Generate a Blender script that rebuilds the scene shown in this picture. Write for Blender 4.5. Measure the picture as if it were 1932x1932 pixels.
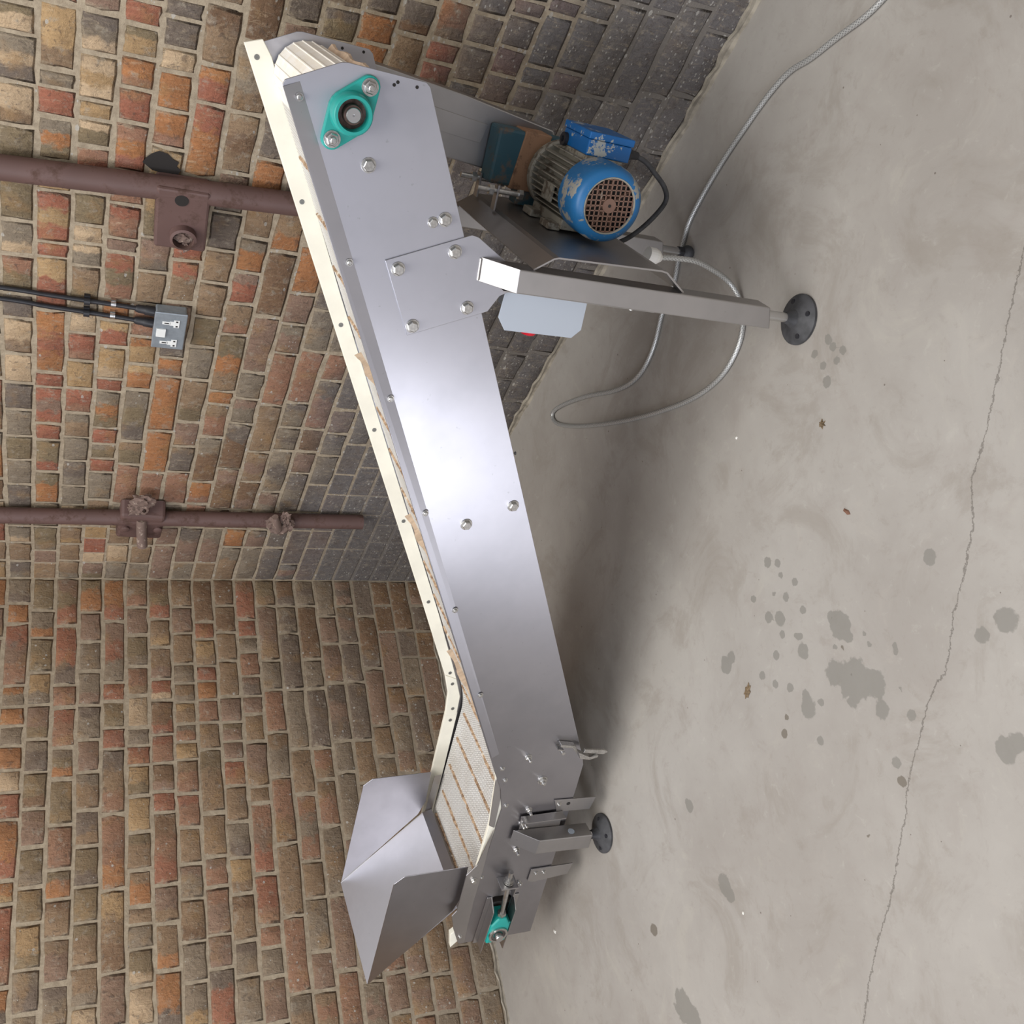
import bpy, math, random
from mathutils import Vector, Matrix, noise
import numpy as np

# ---------------------------------------------------------------- camera, world, lights, exposure
scene = bpy.context.scene
COL = scene.collection
for o in list(bpy.data.objects):
    bpy.data.objects.remove(o)

F_PX = 1878.6
cam_d = bpy.data.cameras.new('camera')
cam_d.sensor_width = 36.0
cam_d.lens = 36.0 * F_PX / 1932.0
cam_d.clip_start = 0.05
cam = bpy.data.objects.new('camera', cam_d)
COL.objects.link(cam)
right = Vector((0.8215722661539421, -0.5689445038328282, 0.03634780660635744))
upv = Vector((0.20909283917039723, 0.3600222728827988, 0.9092107278491417))
back = Vector((-0.5303764663843398, -0.7393822520095545, 0.41474653623501295))
# the photograph was taken with the phone on its side: world up points to the left of the frame
m = Matrix.Identity(4)
for i in range(3):
    m[i][0] = -upv[i]
    m[i][1] = right[i]
    m[i][2] = back[i]
m.translation = Vector((-1.982294776880403, -3.2681237960977265, 1.3642500338733137))
cam.matrix_world = m
scene.camera = cam

scene.view_settings.view_transform = 'Standard'
scene.view_settings.look = 'None'
scene.view_settings.exposure = 0.0
scene.view_settings.gamma = 1.0
scene.view_settings.use_curve_mapping = False

world = bpy.data.worlds.new('daylit_hall')
scene.world = world
world.use_nodes = True
bg = world.node_tree.nodes['Background']
bg.inputs[0].default_value = (0.92, 0.95, 1.0, 1)
bg.inputs[1].default_value = 0.56

def area_light(name, loc, target, sx, sy, power, color):
    d = bpy.data.lights.new(name, 'AREA')
    d.shape = 'RECTANGLE'
    d.size = sx
    d.size_y = sy
    d.energy = power
    d.color = color
    o = bpy.data.objects.new(name, d)
    COL.objects.link(o)
    o.location = loc
    o.rotation_euler = (Vector(target) - Vector(loc)).to_track_quat('-Z', 'Y').to_euler()
    return o
# roof light over the yard floor, and the tall daylit door opening across the room
area_light('roof_light', (-2.35, -2.5, 4.3), (-2.3, -2.45, 0), 3.4, 3.2, 185, (1.0, 0.975, 0.94))
area_light('door_daylight', (-5.15, -1.78, 1.55), (0.0, -1.78, 1.55), 1.0, 2.7, 88, (0.88, 0.91, 1.0))
area_light('window_daylight', (-5.15, -3.55, 1.9), (0.0, -3.55, 1.9), 2.0, 2.2, 22, (0.72, 0.80, 1.0))

random.seed(11)
PI = math.pi

# ---------------------------------------------------------------- materials
def srgb(r, g, b):
    f = lambda c: (c/255/12.92) if c/255 <= 0.04045 else ((c/255+0.055)/1.055)**2.4
    return (f(r), f(g), f(b), 1)

class NT:
    """tiny node-graph helper"""
    def __init__(self, name):
        self.m = bpy.data.materials.new(name)
        self.m.use_nodes = True
        self.t = self.m.node_tree
        self.b = self.t.nodes['Principled BSDF']
    def n(self, typ, **kw):
        nd = self.t.nodes.new(typ)
        for k, v in kw.items():
            setattr(nd, k, v)
        return nd
    def l(self, a, b):
        self.t.links.new(a, b)
    def setin(self, sock, v):
        if isinstance(v, (int, float)):
            sock.default_value = v
        elif isinstance(v, tuple):
            sock.default_value = v
        else:
            self.l(v, sock)
    def math(self, op, a, b=0.0, c=0.0, clamp=False):
        nd = self.n('ShaderNodeMath', operation=op, use_clamp=clamp)
        self.setin(nd.inputs[0], a); self.setin(nd.inputs[1], b); self.setin(nd.inputs[2], c)
        return nd.outputs[0]
    def mix(self, f, a, b, mode='MIX'):
        nd = self.n('ShaderNodeMix', data_type='RGBA', blend_type=mode)
        self.setin(nd.inputs[0], f); self.setin(nd.inputs[6], a); self.setin(nd.inputs[7], b)
        return nd.outputs[2]
    def ramp(self, v, lo, hi, to0=0.0, to1=1.0):
        nd = self.n('ShaderNodeMapRange', interpolation_type='SMOOTHSTEP')
        self.setin(nd.inputs[0], v)
        nd.inputs[1].default_value = lo; nd.inputs[2].default_value = hi
        nd.inputs[3].default_value = to0; nd.inputs[4].default_value = to1
        return nd.outputs[0]
    def noise(self, vec, scale, detail=3, rough=0.55, dist=0.0):
        nd = self.n('ShaderNodeTexNoise')
        if vec is not None: self.l(vec, nd.inputs['Vector'])
        nd.inputs['Scale'].default_value = scale
        nd.inputs['Detail'].default_value = detail
        nd.inputs['Roughness'].default_value = rough
        nd.inputs['Distortion'].default_value = dist
        return nd.outputs[0]
    def voro(self, vec, scale, out=0, feature='F1'):
        nd = self.n('ShaderNodeTexVoronoi', feature=feature)
        self.l(vec, nd.inputs['Vector'])
        nd.inputs['Scale'].default_value = scale
        return nd.outputs[out]
    def mapping(self, vec, scale=(1, 1, 1), rot=(0, 0, 0), loc=None):
        nd = self.n('ShaderNodeMapping')
        self.l(vec, nd.inputs[0])
        nd.inputs['Scale'].default_value = scale
        nd.inputs['Rotation'].default_value = rot
        if loc is not None: self.setin(nd.inputs['Location'], loc)
        return nd.outputs[0]
    def obj(self):
        return self.n('ShaderNodeTexCoord').outputs['Object']
    def pos(self):
        return self.n('ShaderNodeNewGeometry').outputs['Position']
    def bump(self, h, strength=0.3, dist=0.002):
        nd = self.n('ShaderNodeBump')
        nd.inputs['Strength'].default_value = strength
        nd.inputs['Distance'].default_value = dist
        self.l(h, nd.inputs['Height'])
        self.l(nd.outputs[0], self.b.inputs['Normal'])
    def base(self, v): self.setin(self.b.inputs['Base Color'], v)
    def rough(self, v): self.setin(self.b.inputs['Roughness'], v)
    def metal(self, v): self.setin(self.b.inputs['Metallic'], v)

def plain(name, col, rough=0.5, metal=0.0, var=0.0, scale=60, bump=0.0):
    g = NT(name)
    g.rough(rough); g.metal(metal)
    if var or bump:
        n = g.noise(g.obj(), scale, 4)
        g.base(g.mix(g.ramp(n, 0.3, 0.7), tuple(c*(1-var) for c in col[:3])+(1,), tuple(min(1, c*(1+var)) for c in col[:3])+(1,)))
        if bump: g.bump(n, bump, 0.001)
    else:
        g.base(col)
    return g.m

def steel_mat(name, col=(0.49, 0.485, 0.52, 1), rough=0.30, aniso=0.9, grime=0.12):
    g = NT(name)
    tc = g.obj()
    big = g.noise(tc, 5.0, 4, 0.6)
    spk = g.noise(tc, 90.0, 2)
    scr = g.noise(g.mapping(tc, (60, 60, 900)), 1.0, 2)
    c2 = tuple(c*(1-grime) for c in col[:3])+(1,)
    base = g.mix(g.ramp(big, 0.35, 0.7), col, c2)
    base = g.mix(g.math('MULTIPLY', g.ramp(spk, 0.72, 0.78), 0.25), base, (0.2, 0.19, 0.18, 1))
    g.base(base)
    g.metal(1.0)
    r = g.math('ADD', rough-0.04, g.math('MULTIPLY', big, 0.1))
    g.rough(g.math('ADD', r, g.math('MULTIPLY', scr, 0.05)))
    g.b.inputs['Anisotropic'].default_value = aniso
    tn = g.n('ShaderNodeTangent', direction_type='UV_MAP')
    g.l(tn.outputs[0], g.b.inputs['Tangent'])
    return g.m

M = {}
M['steel'] = steel_mat('brushed_stainless_steel')
M['steel_plain'] = steel_mat('plain_stainless_steel', (0.46, 0.445, 0.44, 1), 0.34, 0.3, 0.15)
M['bolt'] = plain('zinc_bolt', (0.55, 0.54, 0.52, 1), 0.3, 1.0, 0.15, 200)
M['dark_steel'] = plain('dull_dark_steel', (0.16, 0.14, 0.13, 1), 0.5, 0.8, 0.3, 30)
M['shaft'] = plain('turned_shaft', (0.6, 0.6, 0.6, 1), 0.28, 1.0)
M['rusty_ring'] = plain('oily_bearing_race', (0.10, 0.065, 0.055, 1), 0.35, 0.6, 0.4, 120)
M['plastic'] = plain('ivory_plastic_guide', srgb(232, 228, 212), 0.45, 0, 0.05, 14)
M['rubber'] = plain('black_rubber', srgb(62, 62, 64), 0.6, 0, 0.35, 40, 0.2)
M['black'] = plain('black_plastic', srgb(38, 38, 42), 0.45, 0, 0.2, 50)
M['grey_plastic'] = plain('grey_enclosure', srgb(150, 158, 168), 0.4)
M['red'] = plain('red_button', srgb(215, 30, 50), 0.35)
M['socket_grey'] = plain('grey_metal_socket', srgb(140, 148, 155), 0.4, 0.2, 0.08, 60)
M['socket_white'] = plain('white_insert', srgb(232, 234, 232), 0.35)
M['white_gland'] = plain('white_gland', srgb(225, 222, 215), 0.5)
M['shadow_hole'] = plain('hole_shade', srgb(38, 34, 32), 0.9)  # near-black colour standing in for the shade inside holes

def paint_mat(name, col, under, thr=(0.60, 0.64), scale=22, rough=0.35):
    g = NT(name)
    tc = g.obj()
    n = g.noise(tc, scale, 6, 0.7)
    n2 = g.noise(tc, 7, 3)
    base = g.mix(g.ramp(n2, 0.3, 0.7), tuple(c*0.82 for c in col[:3])+(1,), col)
    g.base(g.mix(g.ramp(n, *thr), base, under))
    g.rough(g.math('ADD', rough, g.math('MULTIPLY', g.ramp(n, *thr), 0.3)))
    g.bump(n, 0.15, 0.001)
    return g.m
M['teal'] = paint_mat('teal_bearing_paint', srgb(34, 158, 148), srgb(38, 140, 130), (0.7, 0.8), 18, 0.4)
M['blue'] = paint_mat('chipped_blue_paint', srgb(22, 112, 178), srgb(170, 172, 165), (0.60, 0.63), 20, 0.32)
M['blue_grey'] = paint_mat('worn_blue_cowl', srgb(30, 104, 158), srgb(146, 144, 136), (0.55, 0.59), 19, 0.4)
M['blue_box'] = paint_mat('blue_terminal_paint', srgb(16, 100, 168), srgb(165, 168, 165), (0.585, 0.60), 19, 0.35)
M['cast_grey'] = paint_mat('dirty_cast_aluminium', srgb(150, 146, 134), srgb(96, 86, 74), (0.50, 0.62), 30, 0.5)
M['gear'] = paint_mat('worn_gearbox_paint', srgb(50, 88, 100), srgb(104, 90, 76), (0.52, 0.62), 12, 0.5)
M['rust_tan'] = paint_mat('bare_rusty_band', srgb(160, 122, 92), srgb(110, 84, 66), (0.5, 0.66), 26, 0.7)
M['grille'] = paint_mat('rusty_grille', srgb(116, 88, 74), srgb(142, 130, 118), (0.58, 0.66), 40, 0.7)
M['pipe'] = paint_mat('red_oxide_pipe', srgb(102, 78, 73), srgb(82, 60, 52), (0.50, 0.64), 14, 0.6)
M['pipe_crud'] = paint_mat('crusted_rust', srgb(122, 102, 93), srgb(164, 148, 134), (0.55, 0.64), 60, 0.85)

# braided steel sleeve
g = NT('braided_steel_sleeve')
uv = g.n('ShaderNodeTexCoord').outputs['UV']
w1 = g.n('ShaderNodeTexWave'); g.l(g.mapping(uv, (1, 1, 1), (0, 0, 0.9)), w1.inputs[0]); w1.inputs['Scale'].default_value = 60
w2 = g.n('ShaderNodeTexWave'); g.l(g.mapping(uv, (1, 1, 1), (0, 0, -0.9)), w2.inputs[0]); w2.inputs['Scale'].default_value = 60
h = g.math('MAXIMUM', w1.outputs[1], w2.outputs[1])
g.base(g.mix(h, (0.22, 0.22, 0.21, 1), (0.62, 0.62, 0.6, 1)))
g.metal(0.6); g.rough(0.42); g.bump(h, 0.4, 0.0005)
M['braid'] = g.m

# belt: dimpled white surface
g = NT('dimpled_white_belt')
uv = g.n('ShaderNodeTexCoord').outputs['UV']
sv = g.n('ShaderNodeSeparateXYZ'); g.l(uv, sv.inputs[0])
ka = PI/0.0074
v = g.math('MULTIPLY', g.math('SINE', g.math('MULTIPLY', g.math('ADD', sv.outputs[0], sv.outputs[1]), ka)), g.math('SINE', g.math('MULTIPLY', g.math('SUBTRACT', sv.outputs[0], sv.outputs[1]), ka)))
dirt = g.noise(uv, 12, 4)
bump_h = g.ramp(v, -0.5, 0.6, 0, 1)
base = g.mix(g.ramp(dirt, 0.35, 0.75), srgb(246, 245, 241), srgb(230, 226, 218))
g.base(g.mix(g.math('MULTIPLY', g.math('SUBTRACT', 1.0, bump_h), 0.5), base, srgb(178, 174, 168)))  # hollows between bumps tinted darker, as painted shading for the dimples
g.rough(0.5); g.bump(bump_h, 1.0, 0.004)
M['belt'] = g.m
g = NT('smooth_belt_end')
tc = g.obj()
g.base(g.mix(g.ramp(g.noise(tc, 30, 3), 0.3, 0.7), srgb(252, 250, 244), srgb(246, 240, 226)))
g.rough(0.5); g.bump(g.noise(g.mapping(tc, (400, 30, 400)), 1, 2), 0.25, 0.001)
M['belt_end'] = g.m
g = NT('worn_flight')
tc = g.obj()
n = g.noise(tc, 85, 4, 0.7)
n2 = g.noise(tc, 28, 2)
g.base(g.mix(g.ramp(n2, 0.62, 0.7), g.mix(g.ramp(n, 0.35, 0.65), srgb(134, 106, 82), srgb(206, 178, 148)), srgb(222, 212, 196)))
g.rough(0.8); g.bump(n, 0.6, 0.002)
M['flight'] = g.m
M['flight_tall'] = plain('tan_flight', srgb(205, 182, 158), 0.6, 0, 0.15, 40)

def flecks(g, pos, col, fine, right_wall):
    """whitish paint flecks splashed low on the wall"""
    sp = g.n('ShaderNodeSeparateXYZ'); g.l(pos, sp.inputs[0])
    for sc, top, rot in ((80, 0.62, 0.5), (165, 0.55, -0.6)):
        v = g.n('ShaderNodeTexVoronoi'); g.l(g.mapping(pos, (1, 0.55, 1.0), (rot, 0, 0)), v.inputs['Vector']); v.inputs['Scale'].default_value = sc
        dens = g.ramp(sp.outputs[2], 1.15 if right_wall else 0.75, 0.15, 0.03, top if right_wall else 0.18)
        vs = g.n('ShaderNodeSeparateXYZ'); g.l(v.outputs[1], vs.inputs[0])
        keep = g.math('LESS_THAN', vs.outputs[0], dens)
        near = g.math('LESS_THAN', g.math('ADD', v.outputs[0], g.math('MULTIPLY', fine, 0.4)), g.math('MULTIPLY_ADD', vs.outputs[1], 0.28, 0.26))
        col = g.mix(g.math('MULTIPLY', g.math('MULTIPLY', keep, near), 0.72), col, srgb(178, 174, 166))
    return col

# brick: each brick carries three tones along its length
def brick_mat(name, attr_type, right_wall):
    g = NT(name)
    pos = g.pos()
    if attr_type == 'OBJECT':
        a, b, c = [g.n('ShaderNodeAttribute', attribute_type='OBJECT', attribute_name='tone_'+k).outputs[0] for k in 'abc']
        tc = g.obj()
        sep = g.n('ShaderNodeSeparateXYZ'); g.l(tc, sep.inputs[0])
        x = g.math('ADD', sep.outputs[0], g.math('MULTIPLY', g.math('SUBTRACT', g.noise(pos, 38, 3), 0.5), 0.55))
        col = g.mix(g.ramp(x, -0.24, -0.08), a, b)
        col = g.mix(g.ramp(x, 0.1, 0.22), col, c)
    else:
        col = g.n('ShaderNodeAttribute', attribute_type='GEOMETRY', attribute_name='tone').outputs[0]
    # decades of grime pull every tone towards a common brown grey
    col = g.mix(0.25 if right_wall else 0.40, col, srgb(150, 121, 92))
    hue = g.noise(pos, 11, 3, 0.6)
    col = g.mix(g.math('MULTIPLY', g.ramp(hue, 0.52, 0.72), 0.42), col, srgb(174, 138, 92))
    col = g.mix(g.math('MULTIPLY', g.ramp(hue, 0.24, 0.42, 1, 0), 0.35), col, srgb(118, 110, 104))
    sz = g.n('ShaderNodeSeparateXYZ'); g.l(pos, sz.inputs[0])
    zz = g.math('ADD', sz.outputs[2], g.math('MULTIPLY', g.math('SUBTRACT', g.noise(pos, 4.5, 3), 0.5), 0.5))
    if right_wall:
        # old dark coating on the lower courses
        col = g.mix(g.ramp(zz, 0.78, 0.42, 0.0, 0.84), col, srgb(106, 103, 103))
    big = g.noise(pos, 22, 6, 0.72)
    fine = g.noise(pos, 120, 4, 0.7)
    strata = g.noise(g.mapping(pos, (130, 130, 34)), 1.0, 5, 0.72, 0.7)
    col = g.mix(g.math('MULTIPLY', g.ramp(big, 0.42, 0.72), 0.5), col, g.mix(1.0, col, (0.55, 0.52, 0.5, 1), 'MULTIPLY'))
    col = g.mix(g.math('MULTIPLY', g.ramp(strata, 0.54, 0.68), 0.34 if right_wall else 0.26), col, srgb(180, 162, 134))
    col = g.mix(g.math('MULTIPLY', g.ramp(strata, 0.30, 0.43, 1, 0), 0.5), col, g.mix(1.0, col, (0.5, 0.46, 0.44, 1), 'MULTIPLY'))
    col = g.mix(g.math('MULTIPLY', g.ramp(fine, 0.60, 0.72), 0.5), col, srgb(66, 57, 50))
    pit = g.noise(pos, 62, 3, 0.6, 0.8)
    col = g.mix(g.math('MULTIPLY', g.ramp(pit, 0.58, 0.68), 0.5), col, srgb(78, 66, 58))
    col = g.mix(g.math('MULTIPLY', g.ramp(pit, 0.26, 0.38, 1, 0), 0.35), col, srgb(160, 146, 126))
    if attr_type == 'OBJECT':
        # mortar smeared over the arrises
        e = g.math('MAXIMUM', g.math('ABSOLUTE', sep.outputs[2]), g.math('ABSOLUTE', sep.outputs[0]))
        e = g.math('ADD', e, g.math('MULTIPLY', g.math('SUBTRACT', g.noise(pos, 42, 5, 0.75), 0.5), 0.55))
        col = g.mix(g.math('MULTIPLY', g.math('MULTIPLY', g.ramp(e, 0.43, 0.53), g.ramp(zz, 0.5, 0.8, 0.25, 1) if right_wall else 1.0), 0.7), col, srgb(152, 138, 117))
    # smeared mortar wash
    wash = g.noise(pos, 30, 5, 0.75)
    col = g.mix(g.math('MULTIPLY', g.ramp(wash, 0.55, 0.68), 0.55), col, srgb(158, 148, 132))
    col = flecks(g, pos, col, fine, right_wall)
    g.base(col)
    g.rough(0.88)
    hh = g.math('ADD', g.math('MULTIPLY', g.math('ADD', big, pit), 1.0), g.math('ADD', g.math('MULTIPLY', strata, 0.9), g.math('MULTIPLY', fine, 0.5)))
    g.bump(hh, 0.9, 0.004)
    return g.m
M['brick_L'] = brick_mat('london_stock_brick_left', 'OBJECT', False)
M['brick_R'] = brick_mat('london_stock_brick_right', 'OBJECT', True)
M['brickf_L'] = brick_mat('brick_field_left', 'GEOMETRY', False)
M['brickf_R'] = brick_mat('brick_field_right', 'GEOMETRY', True)

def mortar_mat(name, right_wall):
    g = NT(name)
    pos = g.pos()
    n = g.noise(pos, 45, 5, 0.7); n2 = g.noise(pos, 5, 3)
    sp = g.n('ShaderNodeSeparateXYZ'); g.l(pos, sp.inputs[0])
    col = g.mix(g.ramp(n, 0.3, 0.7), srgb(146, 132, 112), srgb(174, 160, 138))
    # lower courses are grimed and over-painted dark
    z = g.math('ADD', sp.outputs[2], g.math('MULTIPLY', g.math('SUBTRACT', n2, 0.5), 0.35))
    if right_wall:
        col = g.mix(g.ramp(z, 0.55, 0.25, 0.0, 0.8), col, srgb(106, 103, 101))
    else:
        col = g.mix(g.ramp(z, 0.5, 0.1, 0.0, 0.3), col, srgb(120, 112, 102))
    if right_wall: col = flecks(g, pos, col, g.noise(pos, 120, 4, 0.7), True)
    g.base(col); g.rough(0.95)
    g.bump(n, 0.8, 0.004)
    return g.m
M['mortar_L'] = mortar_mat('lime_mortar_left', False)
M['mortar_R'] = mortar_mat('lime_mortar_right', True)
M['fillet'] = plain('cement_fillet', srgb(150, 142, 128), 0.95, 0, 0.25, 35, 0.6)

# concrete floor
g = NT('worn_concrete')
pos = g.pos()
st = g.n('ShaderNodeAttribute', attribute_type='GEOMETRY', attribute_name='marks').outputs[0]
ss = g.n('ShaderNodeSeparateColor'); g.l(st, ss.inputs[0])
n1 = g.noise(pos, 2.2, 5, 0.6); n2 = g.noise(pos, 9, 5, 0.65, 0.6); n3 = g.noise(pos, 60, 4, 0.7); n4 = g.noise(pos, 45, 3, 0.6)
col = g.mix(g.ramp(n1, 0.3, 0.7), srgb(152, 146, 139), srgb(166, 161, 154))
col = g.mix(g.math('MULTIPLY', g.ramp(n2, 0.5, 0.8), 0.35), col, srgb(140, 130, 122))
col = g.mix(g.math('MULTIPLY', g.ramp(n2, 0.2, 0.42, 1, 0), 0.3), col, srgb(178, 170, 160))
col = g.mix(g.math('MULTIPLY', g.ramp(n3, 0.6, 0.75), 0.2), col, srgb(128, 120, 110))
n5 = g.noise(g.mapping(pos, (1, 1, 1), (0, 0, 0.7)), 4.0, 6, 0.7, 1.2)
col = g.mix(g.math('MULTIPLY', g.ramp(n5, 0.50, 0.66), 0.45), col, srgb(138, 130, 120))
n6 = g.noise(pos, 26, 5, 0.75, 0.5)
col = g.mix(g.math('MULTIPLY', g.ramp(n6, 0.55, 0.70), 0.3), col, srgb(136, 128, 118))
col = g.mix(g.math('MULTIPLY', g.ramp(n6, 0.30, 0.42, 1, 0), 0.25), col, srgb(180, 176, 168))
col = g.mix(g.math('MULTIPLY', g.ramp(n5, 0.30, 0.44, 1, 0), 0.3), col, srgb(176, 171, 160))
vf = g.n('ShaderNodeTexVoronoi'); g.l(pos, vf.inputs['Vector']); vf.inputs['Scale'].default_value = 34
vx = g.n('ShaderNodeSeparateXYZ'); g.l(vf.outputs[1], vx.inputs[0])
fk = g.math('MULTIPLY', g.math('LESS_THAN', vx.outputs[0], 0.24), g.math('LESS_THAN', vf.outputs[0], g.math('MULTIPLY', vx.outputs[1], 0.085)))
col = g.mix(g.math('MULTIPLY', fk, 0.7), col, srgb(92, 80, 72))
m1 = g.math('ADD', ss.outputs[0], g.math('MULTIPLY', g.math('SUBTRACT', n4, 0.5), 0.5))
col = g.mix(g.math('MULTIPLY', g.ramp(m1, 0.50, 0.58), 0.72), col, srgb(122, 119, 112))
m2 = g.math('ADD', ss.outputs[1], g.math('MULTIPLY', g.math('SUBTRACT', n4, 0.5), 0.5))
col = g.mix(g.math('MULTIPLY', g.ramp(m2, 0.50, 0.58), 0.8), col, srgb(104, 96, 84))
wob = g.math('ADD', ss.outputs[2], g.math('MULTIPLY', g.math('SUBTRACT', g.noise(pos, 70, 4, 0.8), 0.5), 0.35))
crack = g.ramp(g.math('ABSOLUTE', g.math('SUBTRACT', wob, 0.5)), 0.012, 0.034, 1, 0)
col = g.mix(g.math('MULTIPLY', crack, 0.6), col, srgb(84, 78, 70))
g.base(col)
g.rough(g.math('MULTIPLY_ADD', n2, 0.2, 0.5))
g.bump(g.math('SUBTRACT', g.math('ADD', g.math('MULTIPLY', n3, 0.3), g.math('MULTIPLY', n2, 0.4)), g.math('MULTIPLY', crack, 1.0)), 0.25, 0.003)
M['floor'] = g.m

# ---------------------------------------------------------------- mesh helpers
class MB:
    def __init__(self):
        self.v = []; self.f = []; self.uv = None
    def add(self, vs, fs):
        o = len(self.v)
        self.v += [tuple(map(float, v)) for v in vs]
        self.f += [tuple(i+o for i in f) for f in fs]
        return self
    def box(self, x0, x1, y0, y1, z0, z1):
        vs = [(x, y, z) for x in (x0, x1) for y in (y0, y1) for z in (z0, z1)]
        return self.add(vs, [(0, 1, 3, 2), (4, 6, 7, 5), (0, 4, 5, 1), (2, 3, 7, 6), (0, 2, 6, 4), (1, 5, 7, 3)])
    def prism(self, poly, t0, t1):
        """poly in (s,z) extruded along t"""
        n = len(poly)
        area = sum(poly[i][0]*poly[(i+1) % n][1]-poly[(i+1) % n][0]*poly[i][1] for i in range(n))
        if area < 0: poly = poly[::-1]
        if t0 > t1: t0, t1 = t1, t0
        vs = [(s, t0, z) for s, z in poly]+[(s, t1, z) for s, z in poly]
        fs = [tuple(range(n)), tuple(range(2*n-1, n-1, -1))]
        fs += [(i, i+n, (i+1) % n+n, (i+1) % n) for i in range(n)]
        return self.add(vs, fs)
    def strip(self, pts, w0, w1, th=0.002):
        """folded plate: profile pts in (s,z), running from t=w0 to w1, thickness th"""
        n = len(pts); nor = []
        for i in range(n):
            a = Vector(pts[max(i-1, 0)]); b = Vector(pts[min(i+1, n-1)])
            d = (b-a).normalized(); nor.append(Vector((-d.y, d.x))*th)
        poly = [tuple(q) for q in pts]+[tuple(Vector(pts[i])+nor[i]) for i in range(n-1, -1, -1)]
        return self.prism(poly, w0, w1)
    def lathe(self, prof, c, axis, n=32, cap=True):
        """prof: list of (dist along axis, radius)"""
        ax = Vector(axis).normalized()
        u = ax.orthogonal().normalized(); w = ax.cross(u)
        vs = []; fs = []
        for d, r in prof:
            for k in range(n):
                an = 2*PI*k/n
                vs.append(Vector(c)+ax*d+(u*math.cos(an)+w*math.sin(an))*r)
        for i in range(len(prof)-1):
            for k in range(n):
                k2 = (k+1) % n
                fs.append((i*n+k, i*n+k2, (i+1)*n+k2, (i+1)*n+k))
        if cap:
            fs.append(tuple(range(n-1, -1, -1)))
            fs.append(tuple((len(prof)-1)*n+k for k in range(n)))
        return self.add(vs, fs)
    def cyl(self, p0, p1, r, n=20, r2=None):
        d = Vector(p1)-Vector(p0)
        return self.lathe([(0, r), (d.length, r if r2 is None else r2)], p0, d, n)
    def tube(self, pts, r, n=10):
        pts = [Vector(q) for q in pts]
        m_ = len(pts); u = None; vs = []; fs = []; self.uv = []
        L = 0
        for i, q in enumerate(pts):
            d = (pts[min(i+1, m_-1)]-pts[max(i-1, 0)]).normalized()
            if u is None: u = d.orthogonal().normalized()
            u = (u-d*u.dot(d)).normalized(); w = d.cross(u)
            rr = r[i] if isinstance(r, (list, tuple)) else r
            for k in range(n):
                an = 2*PI*k/n
                vs.append(q+(u*math.cos(an)+w*math.sin(an))*rr)
        for i in range(m_-1):
            for k in range(n):
                k2 = (k+1) % n
                fs.append((i*n+k, i*n+k2, (i+1)*n+k2, (i+1)*n+k))
        fs.append(tuple(range(n-1, -1, -1))); fs.append(tuple((m_-1)*n+k for k in range(n)))
        return self.add(vs, fs)
    def mesh(self, name, mat, smooth=False, uvmode='v'):
        me = bpy.data.meshes.new(name)
        me.from_pydata(self.v, [], self.f)
        if mat: me.materials.append(mat)
        uvl = me.uv_layers.new(name='UVMap')
        co = np.array(self.v, dtype=np.float32)
        li = np.empty(len(me.loops), dtype=np.int32); me.loops.foreach_get('vertex_index', li)
        # u runs up the sheet (brushed grain direction), v runs along it
        if uvmode == 'v': uv = np.stack([co[li, 2]+0.3*co[li, 1], co[li, 0]], 1)
        elif uvmode == 'flat': uv = np.stack([co[li, 0], co[li, 1]], 1)
        elif uvmode == 't': uv = np.stack([co[li, 1], co[li, 0]+co[li, 2]], 1)
        uvl.data.foreach_set('uv', uv.astype(np.float32).ravel())
        if smooth:
            me.polygons.foreach_set('use_smooth', [True]*len(me.polygons))
        me.update()
        return me
    def build(self, name, mat, parent=None, bevel=0.0, smooth=False, uvmode='v', label=None, seg=2):
        me = self.mesh(name, mat, smooth, uvmode)
        o = bpy.data.objects.new(name, me)
        COL.objects.link(o)
        if parent is not None: o.parent = parent
        if smooth:
            me.set_sharp_from_angle(angle=math.radians(38))
        if bevel:
            b = o.modifiers.new('bevel', 'BEVEL'); b.width = bevel; b.segments = seg
            b.limit_method = 'ANGLE'; b.angle_limit = math.radians(30)
            b.harden_normals = False
        if label: o['label'] = label
        return o

def put(me, name, parent, loc=(0, 0, 0), rot=(0, 0, 0), scale=None, label=None):
    o = bpy.data.objects.new(name, me)
    COL.objects.link(o); o.parent = parent
    o.location = loc; o.rotation_euler = rot
    if scale: o.scale = scale
    if label: o['label'] = label
    return o

def tag(o, label, cat, group=None, kind=None):
    if label: o['label'] = label
    if cat: o['category'] = cat
    if group: o['group'] = group
    if kind: o['kind'] = kind
    return o

def thing(name, label, cat, loc=(0, 0, 0), rz=0.0, group=None):
    o = bpy.data.objects.new(name, None)
    COL.objects.link(o); o.location = loc; o.rotation_euler = (0, 0, rz)
    o.empty_display_size = 0.1
    return tag(o, label, cat, group)

def smooth_path(pts, k=8):
    pts = [Vector(q) for q in pts]
    out = []
    for i in range(len(pts)-1):
        p0 = pts[max(i-1, 0)]; p1 = pts[i]; p2 = pts[i+1]; p3 = pts[min(i+2, len(pts)-1)]
        for j in range(k):
            t = j/k
            out.append(0.5*((2*p1)+(p2-p0)*t+(2*p0-5*p1+4*p2-p3)*t*t+(3*p1-p0-3*p2+p3)*t**3))
    out.append(pts[-1])
    return out

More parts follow.
